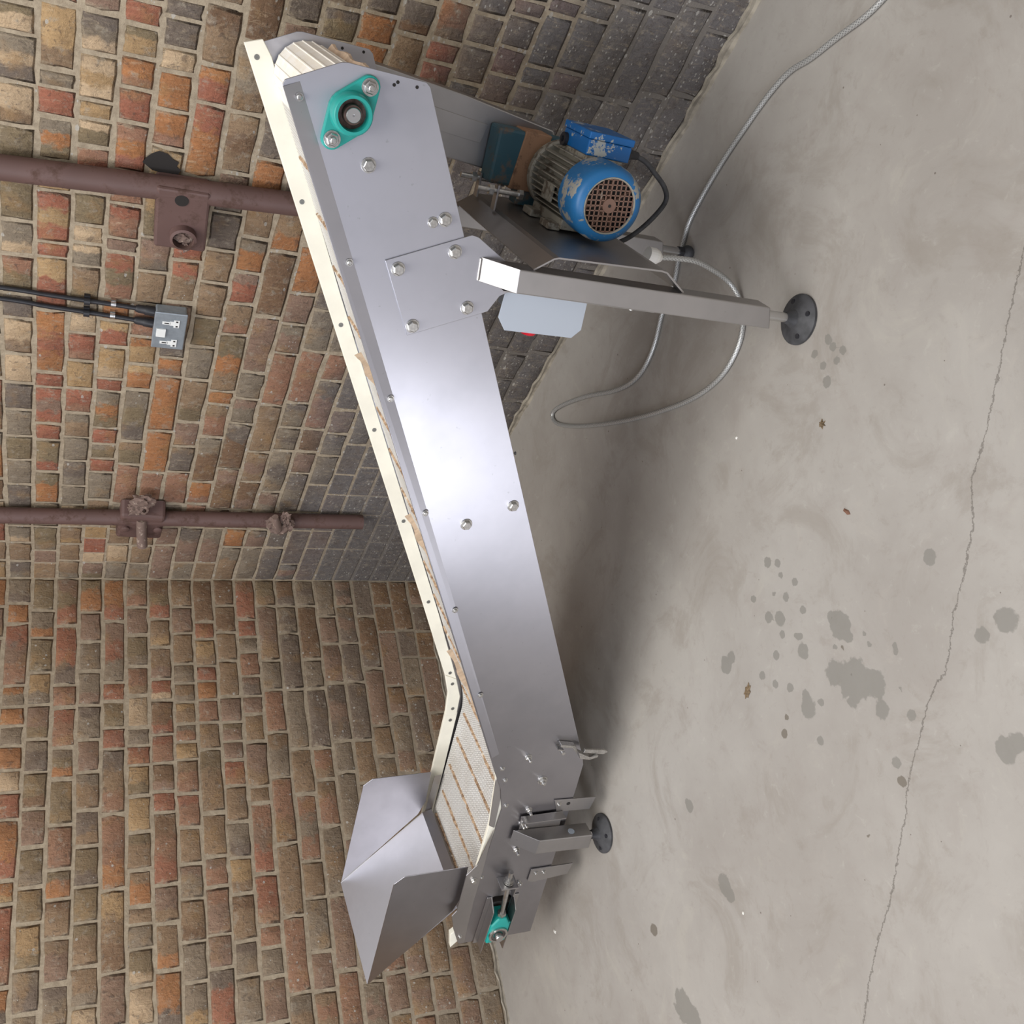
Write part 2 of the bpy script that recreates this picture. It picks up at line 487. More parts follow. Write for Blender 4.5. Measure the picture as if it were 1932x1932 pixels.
# ---------------------------------------------------------------- the setting: floor, walls, fillets
STAINS = [(-1.389,-1.944,.046),(-1.354,-1.905,.027),(-1.415,-1.987,.028),(-1.284,-1.966,.029),(-1.261,-1.956,.015),(-1.311,-1.974,.014),(-1.068,-1.85,.013),(-1.087,-1.876,.01),(-1.113,-1.871,.008),(-1.148,-1.901,.011),(-1.159,-1.86,.011),(-1.168,-1.791,.013),(-1.188,-1.819,.018),(-1.207,-1.892,.01),(-1.219,-1.811,.01),(-1.248,-1.857,.008),(-1.278,-1.847,.018),(-1.246,-1.772,.011),(-1.187,-1.608,.022),(-1.181,-1.634,.015),(-1.262,-1.708,.011),(-1.295,-1.737,.01),(-1.321,-1.774,.011),(-1.378,-1.802,.023),(-1.353,-1.809,.012),(-1.464,-1.979,.019),(-1.5,-2.035,.012),(-1.556,-1.96,.012),(-1.289,-2.219,.017),(-1.454,-2.293,.023),(-1.452,-2.238,.016),(-1.624,-2.183,.024),(-1.621,-2.207,.018),(-1.399,-1.309,.017),(-1.592,-1.349,.025),(-1.618,-1.358,.018),(-1.784,-1.047,.041),(-1.817,-1.076,.03),(-.795,-2.238,.011),(-.818,-2.24,.01),(-.846,-2.233,.01),(-.83,-2.199,.01),(-.864,-2.19,.013),(-.841,-2.256,.01),(-.794,-2.194,.01),(-1.349,-2.014,.007),(-1.379,-2.067,.007),(-1.111,-1.769,.01),(-1.135,-1.832,.007),(-1.447,-1.8,.011),(-1.418,-1.914,.009),(-1.242,-1.846,.008),(-1.311,-1.932,.007),(-1.326,-2.013,.006),(-1.39,-2.063,.007),(-1.451,-2.038,.006),(-1.385,-1.842,.009)]
DARKS = [(-1.602,-1.009,.017),(-1.587,-1.954,.011),(-1.269,-1.645,.009),(-1.367,-1.733,.008),(-1.393,-1.709,.011),(-1.642,-1.826,.006),(-1.323,-1.95,.006)]
CRACK = [(-.80,-2.86),(-.967,-2.655),(-.998,-2.618),(-1.048,-2.563),(-1.083,-2.527),(-1.124,-2.484),(-1.177,-2.428),(-1.199,-2.4),(-1.225,-2.362),(-1.295,-2.319),(-1.354,-2.259),(-1.395,-2.209),(-1.444,-2.167),(-1.471,-2.139),(-1.474,-2.117),(-1.505,-2.068),(-1.537,-2.034),(-1.575,-1.985),(-1.604,-1.956),(-1.638,-1.932),(-1.663,-1.902),(-1.705,-1.864),(-1.753,-1.815),(-1.808,-1.743),(-1.859,-1.688),(-1.927,-1.626),(-2.05,-1.5)]

def build_floor():
    # fine grid where the photograph looks, wide quads around it
    x0, x1, y0, y1, st = -2.4, 0.0, -3.1, 0.0, 0.008
    nx = int(round((x1-x0)/st)); ny = int(round((y1-y0)/st))
    gx = np.linspace(x0, x1, nx+1); gy = np.linspace(y0, y1, ny+1)
    X, Y = np.meshgrid(gx, gy, indexing='ij')
    A = np.zeros_like(X); B = np.zeros_like(X)
    for (sx, sy, r) in STAINS:
        A = np.maximum(A, np.clip(1-np.hypot(X-sx, Y-sy)/(2.0*r), 0, 1))
    for (sx, sy, r) in DARKS:
        B = np.maximum(B, np.clip(1-np.hypot(X-sx, Y-sy)/(2.0*r), 0, 1))
    # signed side distance to the crack line
    D = np.full_like(X, 9.0); S = np.zeros_like(X)
    for i in range(len(CRACK)-1):
        ax, ay = CRACK[i]; bx, by = CRACK[i+1]
        dx, dy = bx-ax, by-ay; L2 = dx*dx+dy*dy
        t = np.clip(((X-ax)*dx+(Y-ay)*dy)/L2, 0, 1)
        d = np.hypot(X-ax-t*dx, Y-ay-t*dy)
        s = np.sign((X-ax)*dy-(Y-ay)*dx)
        k = d < D
        D = np.where(k, d, D); S = np.where(k, s, S)
    C = np.clip(0.5+S*D/0.06, 0, 1)
    verts = np.stack([X, Y, np.zeros_like(X)], -1).reshape(-1, 3)
    i, j = np.meshgrid(np.arange(nx), np.arange(ny), indexing='ij')
    a = i*(ny+1)+j
    faces = np.stack([a, a+ny+1, a+ny+2, a+1], -1).reshape(-1, 4)
    n0 = len(verts)
    big = [(-7, -8, 0), (-7, 0.3, 0), (x0, -8, 0), (x0, y0, 0), (x0, 0, 0), (x0, .3, 0), (.3, -8, 0), (.3, y0, 0), (x1, y0, 0)]
    ex = np.array(big, dtype=float)
    # left of the grid, and in front of it
    q = [[0, 2, 5, 1], [2, 6, 7, 3]]
    verts = np.concatenate([verts, ex])
    faces = np.concatenate([faces, np.array(q)+n0])
    me = bpy.data.meshes.new('floor')
    me.vertices.add(len(verts)); me.vertices.foreach_set('co', verts.astype(np.float32).ravel())
    me.loops.add(faces.size); me.loops.foreach_set('vertex_index', faces.astype(np.int32).ravel())
    me.polygons.add(len(faces))
    me.polygons.foreach_set('loop_start', np.arange(0, faces.size, 4, dtype=np.int32))
    me.polygons.foreach_set('loop_total', np.full(len(faces), 4, dtype=np.int32))
    me.update(calc_edges=True)
    at = me.color_attributes.new('marks', 'FLOAT_COLOR', 'POINT')
    col = np.zeros((len(verts), 4), dtype=np.float32); col[:, 3] = 1
    col[:n0, 0] = A.ravel(); col[:n0, 1] = B.ravel(); col[:n0, 2] = C.ravel()
    at.data.foreach_set('color', col.ravel())
    me.materials.append(M['floor'])
    o = bpy.data.objects.new('floor', me); COL.objects.link(o)
    o['kind'] = 'structure'; o['label'] = 'worn grey concrete floor with damp spots and a long crack'
    return o
build_floor()

TONE = {'cream': (196, 172, 140), 'buff': (176, 146, 104), 'orange': (168, 108, 62), 'red': (150, 84, 66), 'salmon': (146, 104, 84), 'plum': (128, 104, 92),
        'tan': (134, 112, 88), 'olive': (114, 104, 80), 'grey': (124, 117, 103), 'dark': (92, 89, 86), 'brown': (106, 80, 60)}
TONE = {i+1: srgb(*v)[:3] for i, v in enumerate(TONE.values())}
# bricks course by course, from the wall corner outwards: (wall, course, [width in mm, three tones, ...])
ROWS = [
    (1, -14, [160, 3, 3, 3, 160, 4, 4, 4, 225, 8, 8, 9, 115, 4, 4, 1, 160, 1, 1, 1, 225, 2, 2, 4, 225, 4, 9, 4, 225, 11, 11, 11, 115, 7, 7, 7, 225, 1, 1, 1, 225, 2, 3, 2, 225, 6, 6, 8, 225, 9, 3, 9, 225, 6, 6, 6, 225, 11, 11, 11, 115, 7, 11, 7, 225, 3, 3, 3, 115, 4, 4, 6, 115, 3, 3, 7, 225, 11, 9, 11, 225, 11, 11, 9, 115, 4, 4, 7, 205, 7, 7, 8]),
    (1, -13, [115, 4, 3, 4, 160, 5, 5, 5, 115, 11, 11, 8, 115, 7, 4, 7, 225, 5, 5, 5, 160, 9, 9, 9, 115, 5, 5, 5, 225, 3, 3, 3, 115, 8, 8, 8, 225, 4, 4, 2, 225, 11, 11, 8, 160, 7, 1, 7, 160, 3, 3, 3, 115, 7, 7, 6, 225, 11, 8, 11, 225, 6, 9, 6, 225, 11, 11, 11, 225, 9, 9, 9, 115, 6, 6, 6, 160, 11, 4, 4, 115, 4, 4, 4, 115, 7, 9, 7, 160, 4, 11, 4, 225, 3, 3, 3, 160, 11, 10, 10, 120, 7, 11, 11]),
    (1, -12, [115, 2, 2, 2, 115, 2, 2, 2, 115, 7, 7, 11, 115, 3, 3, 2, 115, 3, 3, 5, 115, 3, 3, 3, 115, 9, 9, 9, 115, 3, 5, 3, 225, 1, 1, 9, 115, 4, 2, 4, 225, 9, 9, 4, 160, 5, 11, 11, 115, 5, 5, 5, 115, 1, 1, 7, 225, 9, 9, 11, 225, 7, 7, 6, 115, 6, 7, 6, 225, 6, 6, 6, 115, 7, 7, 7, 115, 7, 7, 9, 160, 11, 11, 11, 225, 3, 3, 3, 115, 10, 11, 10, 225, 7, 7, 3, 115, 3, 3, 11, 115, 9, 9, 9, 160, 4, 11, 11, 225, 9, 9, 9, 65, 6, 6, 8]),
    (1, -11, [115, 7, 7, 7, 115, 11, 11, 11, 160, 11, 3, 3, 115, 4, 4, 1, 115, 4, 4, 4, 225, 2, 2, 2, 115, 7, 7, 7, 115, 2, 4, 2, 115, 7, 7, 7, 225, 1, 1, 4, 115, 9, 9, 9, 115, 5, 5, 5, 160, 4, 4, 4, 225, 2, 2, 2, 225, 3, 3, 3, 115, 10, 10, 4, 160, 7, 7, 7, 225, 10, 10, 10, 115, 7, 7, 10, 115, 6, 6, 6, 225, 10, 10, 10, 115, 10, 10, 7, 225, 9, 9, 9, 160, 9, 4, 4, 115, 8, 8, 8, 115, 3, 3, 7, 225, 3, 3, 9, 135, 6, 6, 6]),
    (1, -10, [115, 3, 3, 4, 160, 11, 11, 11, 160, 8, 1, 8, 115, 8, 7, 8, 115, 4, 4, 8, 115, 8, 8, 8, 225, 9, 9, 8, 115, 9, 9, 4, 225, 9, 9, 4, 225, 5, 5, 7, 225, 2, 2, 8, 225, 4, 4, 8, 160, 9, 9, 9, 225, 4, 4, 4, 115, 11, 11, 11, 225, 3, 3, 3, 225, 3, 3, 10, 160, 3, 8, 8, 225, 3, 3, 3, 160, 8, 11, 8, 115, 6, 6, 6, 225, 7, 7, 7, 225, 10, 4, 10, 220, 4, 4, 4]),
    (1, -9, [115, 8, 5, 8, 225, 7, 7, 4, 225, 4, 1, 4, 225, 4, 4, 4, 225, 11, 11, 11, 115, 1, 1, 1, 115, 11, 11, 11, 115, 9, 9, 4, 115, 3, 3, 4, 160, 11, 11, 11, 225, 8, 8, 4, 225, 9, 9, 9, 225, 4, 4, 4, 115, 7, 7, 11, 115, 11, 11, 9, 115, 6, 6, 8, 225, 9, 9, 9, 115, 3, 3, 3, 225, 6, 6, 6, 115, 4, 4, 7, 225, 11, 11, 11, 115, 7, 4, 7, 115, 6, 7, 6, 115, 8, 8, 8, 225, 7, 7, 7, 170, 7, 7, 7]),
    (1, -8, [160, 2, 3, 3, 225, 8, 8, 2, 115, 1, 1, 1, 225, 11, 11, 7, 115, 7, 7, 2, 115, 4, 4, 4, 225, 5, 5, 5, 160, 8, 8, 8, 225, 4, 8, 4, 115, 1, 1, 1, 225, 7, 7, 7, 115, 4, 2, 4, 225, 8, 6, 8, 160, 10, 8, 8, 225, 11, 11, 11, 225, 6, 6, 6, 160, 8, 8, 8, 160, 10, 10, 10, 115, 10, 10, 9, 225, 4, 4, 3, 225, 3, 3, 6, 115, 3, 3, 3, 115, 6, 6, 6, 160, 8, 8, 8, 170, 3, 8, 8]),
    (1, -7, [115, 7, 7, 1, 225, 8, 8, 3, 225, 4, 4, 3, 160, 2, 2, 2, 225, 9, 9, 4, 225, 2, 2, 4, 225, 4, 5, 4, 225, 2, 2, 2, 225, 4, 4, 4, 115, 8, 8, 8, 160, 7, 10, 10, 225, 6, 6, 6, 115, 7, 7, 3, 225, 11, 11, 6, 225, 7, 7, 7, 225, 7, 7, 6, 115, 6, 6, 6, 115, 9, 9, 9, 225, 4, 4, 4, 225, 6, 6, 9, 115, 6, 6, 6, 160, 7, 4, 4, 205, 9, 9, 9]),
    (1, -6, [225, 7, 7, 7, 225, 1, 4, 1, 115, 1, 1, 1, 225, 1, 1, 1, 115, 1, 1, 3, 115, 1, 1, 1, 225, 3, 3, 4, 225, 1, 1, 1, 115, 8, 8, 8, 225, 2, 2, 2, 225, 4, 4, 3, 115, 7, 8, 7, 115, 10, 10, 7, 160, 9, 6, 6, 225, 7, 7, 7, 160, 9, 9, 9, 160, 4, 9, 9, 160, 10, 7, 10, 160, 9, 9, 9, 115, 7, 10, 7, 225, 7, 7, 7, 225, 11, 11, 11, 160, 3, 9, 9, 142, 8, 8, 8, 142, 7, 7, 7]),
    (1, -5, [115, 11, 11, 11, 160, 5, 5, 5, 225, 1, 3, 1, 160, 4, 7, 7, 115, 5, 5, 5, 225, 11, 3, 11, 115, 5, 5, 5, 115, 8, 8, 8, 225, 2, 2, 2, 160, 9, 9, 9, 225, 1, 1, 9, 225, 4, 4, 5, 115, 4, 4, 4, 160, 3, 8, 8, 115, 11, 11, 11, 225, 7, 7, 6, 115, 9, 9, 6, 225, 7, 7, 7, 115, 4, 4, 7, 225, 7, 11, 7, 225, 9, 8, 9, 160, 4, 7, 4, 225, 6, 6, 6, 225, 6, 6, 6, 105, 4, 4, 7]),
    (1, -4, [115, 9, 5, 9, 160, 3, 8, 8, 225, 1, 1, 1, 115, 4, 4, 4, 225, 5, 5, 5, 115, 8, 8, 8, 160, 9, 7, 9, 115, 3, 3, 3, 225, 7, 7, 2, 225, 3, 1, 3, 115, 2, 2, 2, 115, 11, 11, 8, 225, 3, 3, 3, 225, 8, 8, 7, 115, 3, 7, 3, 225, 7, 7, 7, 160, 10, 6, 6, 115, 8, 7, 8, 115, 7, 7, 7, 225, 6, 11, 6, 225, 10, 10, 10, 115, 10, 7, 10, 225, 8, 4, 8, 225, 3, 3, 7, 195, 4, 10, 4]),
    (1, -3, [115, 4, 4, 4, 160, 11, 11, 11, 160, 7, 7, 7, 115, 4, 4, 4, 115, 9, 9, 9, 115, 1, 1, 1, 115, 8, 3, 8, 225, 1, 1, 1, 115, 3, 3, 3, 115, 8, 8, 8, 225, 8, 8, 8, 115, 4, 4, 4, 225, 7, 7, 7, 115, 11, 4, 11, 225, 11, 11, 7, 160, 6, 6, 6, 115, 6, 6, 6, 115, 8, 8, 8, 225, 10, 10, 10, 225, 7, 7, 7, 115, 11, 11, 11, 115, 8, 8, 4, 160, 7, 7, 7, 160, 9, 9, 9, 225, 7, 7, 7, 225, 8, 8, 8, 115, 8, 8, 8, 90, 10, 10, 10]),
    (1, -2, [225, 4, 4, 4, 115, 2, 2, 5, 115, 3, 3, 8, 160, 11, 11, 11, 115, 2, 9, 2, 160, 8, 4, 8, 225, 11, 11, 5, 115, 5, 5, 5, 115, 3, 4, 3, 225, 4, 4, 8, 225, 11, 11, 1, 115, 8, 8, 8, 225, 9, 9, 9, 115, 3, 3, 3, 115, 3, 3, 7, 115, 3, 9, 3, 225, 3, 3, 8, 160, 4, 6, 4, 160, 7, 7, 7, 115, 4, 4, 7, 225, 7, 7, 4, 225, 9, 9, 7, 160, 10, 8, 8, 225, 7, 7, 7, 225, 10, 10, 3, 100, 3, 7, 7]),
    (1, -1, [115, 2, 2, 2, 115, 7, 7, 7, 115, 4, 4, 4, 115, 1, 1, 1, 115, 11, 11, 11, 225, 3, 3, 9, 225, 11, 11, 4, 160, 1, 9, 9, 225, 9, 5, 9, 115, 3, 7, 3, 225, 4, 4, 11, 160, 5, 1, 1, 225, 5, 5, 4, 115, 3, 7, 3, 225, 11, 11, 11, 160, 7, 7, 7, 225, 11, 11, 7, 225, 3, 3, 3, 160, 10, 10, 10, 115, 11, 11, 11, 115, 11, 11, 11, 225, 3, 3, 3, 115, 7, 7, 9, 225, 6, 6, 6, 260, 10, 9, 10]),
    (1, 0, [112, 9, 10, 10, 114, 7, 7, 7, 96, 1, 9, 9, 99, 9, 9, 9, 127, 10, 10, 10, 123, 9, 9, 9, 110, 8, 8, 8, 118, 9, 9, 9, 111, 10, 10, 10, 115, 1, 1, 1, 130, 7, 1, 1, 82, 10, 10, 10, 125, 8, 8, 5, 104, 1, 9, 9, 124, 8, 8, 8, 128, 8, 8, 8, 102, 7, 1, 1, 108, 10, 1, 9, 63, 1, 1, 8, 225, 8, 8, 7, 115, 10, 10, 10, 115, 11, 11, 10, 115, 4, 9, 4, 225, 8, 8, 8, 225, 7, 7, 7, 160, 7, 7, 7, 115, 4, 4, 4, 115, 10, 10, 10, 225, 6, 6, 6, 225, 10, 10, 10, 225, 7, 7, 7, 122, 10, 10, 10]),
    (1, 1, [101, 7, 7, 9, 77, 6, 6, 6, 144, 9, 8, 8, 134, 9, 9, 9, 161, 3, 3, 8, 156, 4, 8, 8, 72, 4, 4, 4, 159, 4, 6, 4, 56, 4, 4, 4, 235, 3, 4, 3, 174, 4, 4, 2, 46, 4, 4, 4, 149, 4, 2, 4, 81, 2, 2, 2, 112, 8, 3, 9, 68, 4, 4, 4, 39, 9, 9, 9, 148, 7, 2, 2, 225, 4, 4, 3, 115, 6, 6, 7, 160, 7, 7, 7, 115, 6, 8, 6, 225, 3, 3, 4, 160, 4, 6, 6, 225, 3, 3, 3, 115, 10, 10, 10, 225, 7, 7, 7, 115, 4, 4, 4, 160, 3, 11, 3, 225, 6, 10, 6, 122, 11, 11, 11]),
    (1, 2, [118, 9, 7, 7, 105, 7, 7, 7, 102, 2, 7, 7, 124, 1, 1, 1, 103, 9, 9, 9, 128, 9, 10, 10, 112, 9, 9, 9, 109, 7, 7, 9, 106, 5, 4, 4, 113, 2, 2, 2, 104, 5, 4, 4, 74, 1, 1, 1, 41, 9, 9, 9, 116, 8, 7, 7, 71, 9, 9, 1, 56, 1, 1, 1, 91, 8, 8, 8, 127, 4, 4, 5, 67, 8, 8, 1, 45, 2, 2, 2, 107, 1, 2, 1, 90, 1, 9, 10, 225, 6, 6, 6, 115, 9, 3, 9, 115, 4, 11, 4, 160, 6, 7, 7, 160, 10, 7, 7, 115, 7, 7, 11, 225, 7, 7, 4, 225, 6, 6, 6, 160, 9, 9, 9, 225, 8, 8, 8, 115, 8, 8, 8, 160, 10, 10, 10, 115, 8, 8, 3, 75, 10, 10, 10]),
    (1, 3, [110, 8, 6, 6, 59, 1, 1, 1, 91, 4, 4, 4, 70, 2, 2, 2, 155, 2, 2, 7, 145, 9, 9, 9, 66, 4, 4, 4, 73, 8, 8, 9, 74, 4, 4, 4, 163, 8, 3, 9, 51, 4, 4, 4, 128, 1, 2, 2, 97, 4, 4, 2, 71, 3, 3, 3, 161, 5, 8, 4, 41, 6, 6, 6, 102, 5, 5, 4, 92, 5, 5, 5, 127, 4, 3, 5, 83, 4, 4, 4, 72, 5, 3, 3, 69, 2, 2, 8, 53, 4, 4, 4, 160, 6, 9, 6, 225, 8, 8, 8, 225, 4, 4, 4, 115, 7, 7, 10, 225, 8, 8, 4, 225, 10, 10, 4, 225, 11, 8, 11, 225, 6, 6, 7, 225, 7, 7, 7, 115, 8, 8, 8, 115, 7, 7, 7, 67, 6, 6, 8]),
    (1, 4, [112, 9, 9, 9, 114, 1, 1, 1, 92, 7, 7, 7, 148, 9, 4, 9, 209, 5, 5, 5, 115, 8, 8, 7, 232, 10, 8, 9, 105, 3, 3, 2, 107, 2, 2, 3, 49, 5, 5, 5, 69, 5, 5, 5, 113, 7, 7, 7, 106, 10, 6, 6, 258, 8, 2, 2, 94, 5, 3, 3, 92, 3, 3, 3, 53, 1, 1, 1, 65, 10, 10, 10, 40, 10, 10, 10, 225, 9, 10, 9, 115, 11, 11, 8, 160, 7, 7, 7, 225, 6, 11, 6, 225, 11, 11, 9, 225, 7, 7, 6, 160, 9, 9, 9, 225, 4, 4, 10, 115, 4, 4, 7, 225, 7, 7, 7, 160, 4, 4, 4, 68, 4, 11, 4]),
    (1, 5, [105, 9, 9, 9, 115, 7, 7, 7, 160, 7, 5, 7, 91, 7, 7, 6, 169, 5, 5, 5, 207, 3, 3, 3, 240, 3, 3, 3, 76, 6, 3, 3, 207, 10, 10, 6, 145, 7, 7, 4, 53, 4, 4, 4, 199, 11, 11, 6, 189, 3, 3, 4, 93, 4, 4, 3, 132, 7, 7, 11, 225, 7, 7, 11, 225, 6, 6, 9, 115, 7, 7, 7, 115, 10, 10, 7, 225, 7, 7, 7, 115, 8, 8, 4, 115, 9, 9, 9, 115, 10, 10, 7, 225, 7, 3, 7, 225, 3, 9, 3, 225, 9, 9, 9, 194, 8, 11, 8]),
    (1, 6, [225, 6, 6, 6, 115, 6, 6, 6, 136, 9, 9, 9, 174, 5, 5, 5, 129, 10, 10, 10, 118, 6, 6, 6, 188, 8, 7, 7, 131, 9, 9, 9, 115, 8, 8, 8, 122, 7, 7, 7, 110, 7, 7, 7, 115, 10, 10, 10, 115, 10, 10, 6, 160, 7, 11, 7, 160, 7, 9, 9, 225, 11, 11, 11, 225, 11, 11, 11, 115, 6, 6, 7, 225, 7, 7, 3, 160, 7, 7, 7, 225, 3, 3, 3, 115, 7, 7, 8, 115, 11, 11, 6, 160, 9, 10, 10, 115, 6, 6, 7, 115, 7, 7, 11, 225, 11, 11, 3, 166, 7, 9, 7]),
    (1, 7, [115, 9, 5, 9, 225, 6, 6, 10, 141, 5, 5, 5, 124, 5, 3, 3, 225, 11, 11, 9, 157, 5, 5, 7, 58, 3, 3, 3, 231, 7, 3, 8, 116, 5, 7, 7, 111, 4, 4, 6, 111, 3, 3, 9, 115, 7, 7, 7, 115, 3, 3, 3, 225, 10, 10, 3, 115, 6, 6, 6, 225, 10, 10, 10, 115, 6, 6, 6, 160, 10, 10, 10, 160, 9, 9, 9, 115, 9, 9, 10, 225, 6, 6, 6, 225, 4, 4, 4, 225, 10, 10, 10, 115, 9, 9, 10, 115, 10, 10, 10, 225, 10, 10, 10, 115, 10, 10, 10, 96, 4, 10, 10]),
    (1, 8, [115, 7, 7, 9, 225, 6, 6, 9, 115, 6, 6, 6, 225, 11, 11, 6, 225, 11, 11, 10, 115, 9, 9, 6, 115, 9, 9, 9, 225, 6, 6, 6, 225, 11, 11, 11, 160, 3, 7, 7, 115, 10, 10, 10, 115, 9, 9, 3, 115, 10, 10, 10, 71, 10, 10, 10, 73, 8, 8, 10, 160, 10, 10, 10, 225, 10, 10, 10, 160, 9, 9, 9, 225, 10, 10, 10, 225, 10, 10, 4, 160, 6, 9, 9, 115, 4, 4, 10, 225, 4, 4, 9, 225, 9, 9, 10, 160, 9, 4, 4, 186, 4, 4, 4]),
    (1, 9, [225, 7, 7, 9, 115, 3, 3, 3, 115, 6, 6, 6, 160, 6, 11, 11, 160, 7, 6, 7, 225, 7, 7, 7, 225, 5, 5, 5, 115, 6, 6, 9, 115, 6, 6, 6, 160, 3, 3, 3, 225, 7, 6, 7, 115, 7, 7, 7, 170, 6, 10, 6, 50, 3, 3, 3, 66, 3, 3, 3, 115, 10, 9, 10, 115, 10, 10, 10, 160, 9, 9, 9, 160, 6, 9, 9, 160, 10, 10, 10, 225, 10, 9, 10, 225, 4, 4, 9, 225, 10, 10, 10, 115, 9, 9, 4, 225, 6, 6, 6, 115, 10, 10, 4, 219, 10, 10, 10]),
    (1, 10, [225, 9, 9, 9, 115, 6, 6, 10, 225, 9, 9, 6, 225, 9, 10, 9, 115, 9, 10, 9, 115, 9, 9, 10, 225, 5, 5, 5, 160, 9, 9, 9, 225, 10, 10, 10, 225, 11, 11, 11, 115, 10, 10, 10, 151, 6, 6, 4, 92, 7, 7, 7, 78, 11, 10, 10, 115, 6, 6, 6, 115, 6, 6, 6, 225, 9, 9, 9, 225, 9, 9, 9, 225, 9, 9, 9, 225, 10, 10, 10, 160, 4, 10, 10, 160, 10, 10, 10, 225, 9, 9, 9, 225, 10, 10, 9, 109, 10, 10, 10]),
    (1, 11, [225, 10, 10, 10, 225, 10, 10, 10, 225, 10, 9, 10, 115, 6, 6, 6, 115, 11, 11, 11, 225, 5, 5, 10, 115, 5, 5, 5, 225, 9, 9, 9, 225, 9, 9, 9, 160, 10, 10, 10, 160, 5, 5, 5, 90, 10, 10, 10, 62, 11, 4, 4, 49, 4, 4, 4, 94, 7, 3, 3, 225, 4, 4, 4, 115, 6, 6, 10, 115, 6, 6, 9, 115, 9, 9, 9, 115, 9, 9, 10, 225, 4, 4, 4, 115, 6, 10, 6, 115, 10, 10, 10, 225, 4, 4, 4, 160, 9, 9, 9, 225, 4, 4, 9, 115, 6, 6, 6, 125, 10, 10, 9]),
    (1, 12, [115, 9, 5, 9, 225, 11, 9, 11, 115, 9, 9, 9, 160, 10, 9, 10, 160, 9, 9, 9, 115, 9, 9, 10, 115, 6, 6, 6, 225, 10, 10, 10, 115, 10, 10, 10, 225, 9, 9, 10, 225, 10, 10, 10, 115, 9, 9, 5, 115, 9, 10, 9, 112, 10, 10, 10, 88, 7, 7, 7, 71, 7, 7, 7, 115, 10, 10, 10, 225, 10, 10, 10, 115, 10, 10, 10, 225, 10, 10, 10, 225, 10, 10, 10, 225, 10, 10, 10, 160, 9, 10, 10, 225, 9, 10, 9, 160, 10, 10, 10, 225, 10, 10, 10, 103, 10, 10, 10]),
    (1, 13, [225, 6, 9, 6, 115, 6, 6, 10, 225, 6, 6, 10, 115, 10, 10, 10, 160, 10, 10, 10, 225, 9, 9, 10, 160, 10, 10, 10, 115, 9, 9, 9, 225, 10, 10, 10, 160, 9, 10, 10, 225, 6, 6, 10, 152, 10, 10, 10, 70, 6, 6, 6, 67, 4, 4, 4, 73, 7, 7, 7, 37, 3, 3, 3, 225, 10, 10, 9, 115, 10, 10, 10, 225, 10, 10, 10, 115, 10, 10, 10, 115, 10, 10, 10, 225, 10, 10, 10, 115, 9, 9, 10, 225, 10, 10, 10, 225, 10, 10, 10, 160, 9, 9, 9, 115, 10, 10, 10, 90, 9, 10, 10]),
    (1, 14, [225, 9, 9, 10, 225, 10, 10, 10, 115, 9, 9, 9, 160, 10, 10, 10, 115, 9, 9, 9, 115, 10, 10, 10, 225, 10, 10, 10, 160, 9, 10, 10, 115, 10, 10, 10, 115, 10, 10, 10, 225, 10, 10, 10, 225, 10, 10, 6, 82, 9, 9, 9, 61, 6, 6, 6, 48, 10, 10, 10, 123, 10, 10, 10, 36, 4, 4, 4, 115, 9, 9, 10, 225, 10, 10, 10, 225, 10, 10, 10, 225, 10, 10, 9, 160, 10, 10, 10, 160, 10, 10, 10, 115, 10, 10, 10, 115, 9, 9, 9, 115, 10, 10, 10, 115, 10, 10, 10, 160, 10, 10, 10, 200, 10, 10, 10]),
    (1, 15, [225, 9, 9, 10, 225, 10, 10, 10, 115, 10, 10, 10, 225, 10, 10, 10, 115, 9, 9, 9, 115, 10, 10, 10, 225, 10, 9, 10, 115, 10, 10, 10, 160, 10, 10, 10, 225, 10, 10, 10, 225, 10, 10, 10, 193, 10, 10, 10, 53, 4, 4, 4, 129, 10, 10, 10, 44, 9, 9, 9, 115, 10, 10, 10, 115, 10, 10, 10, 115, 10, 10, 9, 115, 10, 10, 10, 115, 10, 9, 10, 225, 10, 10, 10, 115, 10, 10, 10, 225, 10, 9, 10, 225, 10, 10, 10, 115, 9, 9, 10, 225, 10, 10, 10, 115, 10, 10, 10, 91, 9, 10, 9]),
    (1, 16, [160, 10, 9, 9, 115, 10, 10, 10, 115, 9, 10, 9, 160, 10, 9, 9, 225, 10, 10, 10, 225, 10, 10, 10, 115, 10, 10, 10, 225, 10, 10, 10, 225, 10, 10, 10, 225, 9, 9, 9, 225, 9, 9, 9, 160, 10, 9, 10, 225, 9, 9, 9, 115, 10, 10, 10, 225, 10, 10, 10, 160, 9, 9, 9, 225, 9, 9, 9, 160, 10, 10, 10, 225, 9, 9, 10, 225, 10, 10, 9, 160, 10, 10, 10, 225, 10, 10, 9, 180, 10, 10, 10]),
    (1, 17, [115, 10, 10, 10, 160, 10, 10, 10, 115, 10, 10, 10, 160, 9, 9, 9, 225, 10, 10, 10, 225, 10, 10, 10, 225, 10, 10, 10, 115, 10, 10, 10, 160, 10, 10, 10, 225, 9, 9, 10, 225, 10, 10, 10, 225, 9, 10, 9, 225, 10, 10, 10, 225, 10, 10, 9, 225, 10, 10, 10, 115, 10, 10, 10, 115, 10, 10, 10, 225, 10, 10, 10, 225, 10, 10, 10, 115, 10, 10, 10, 115, 10, 10, 9, 115, 10, 10, 10, 225, 10, 10, 10, 115, 10, 10, 10, 85, 10, 10, 9]),
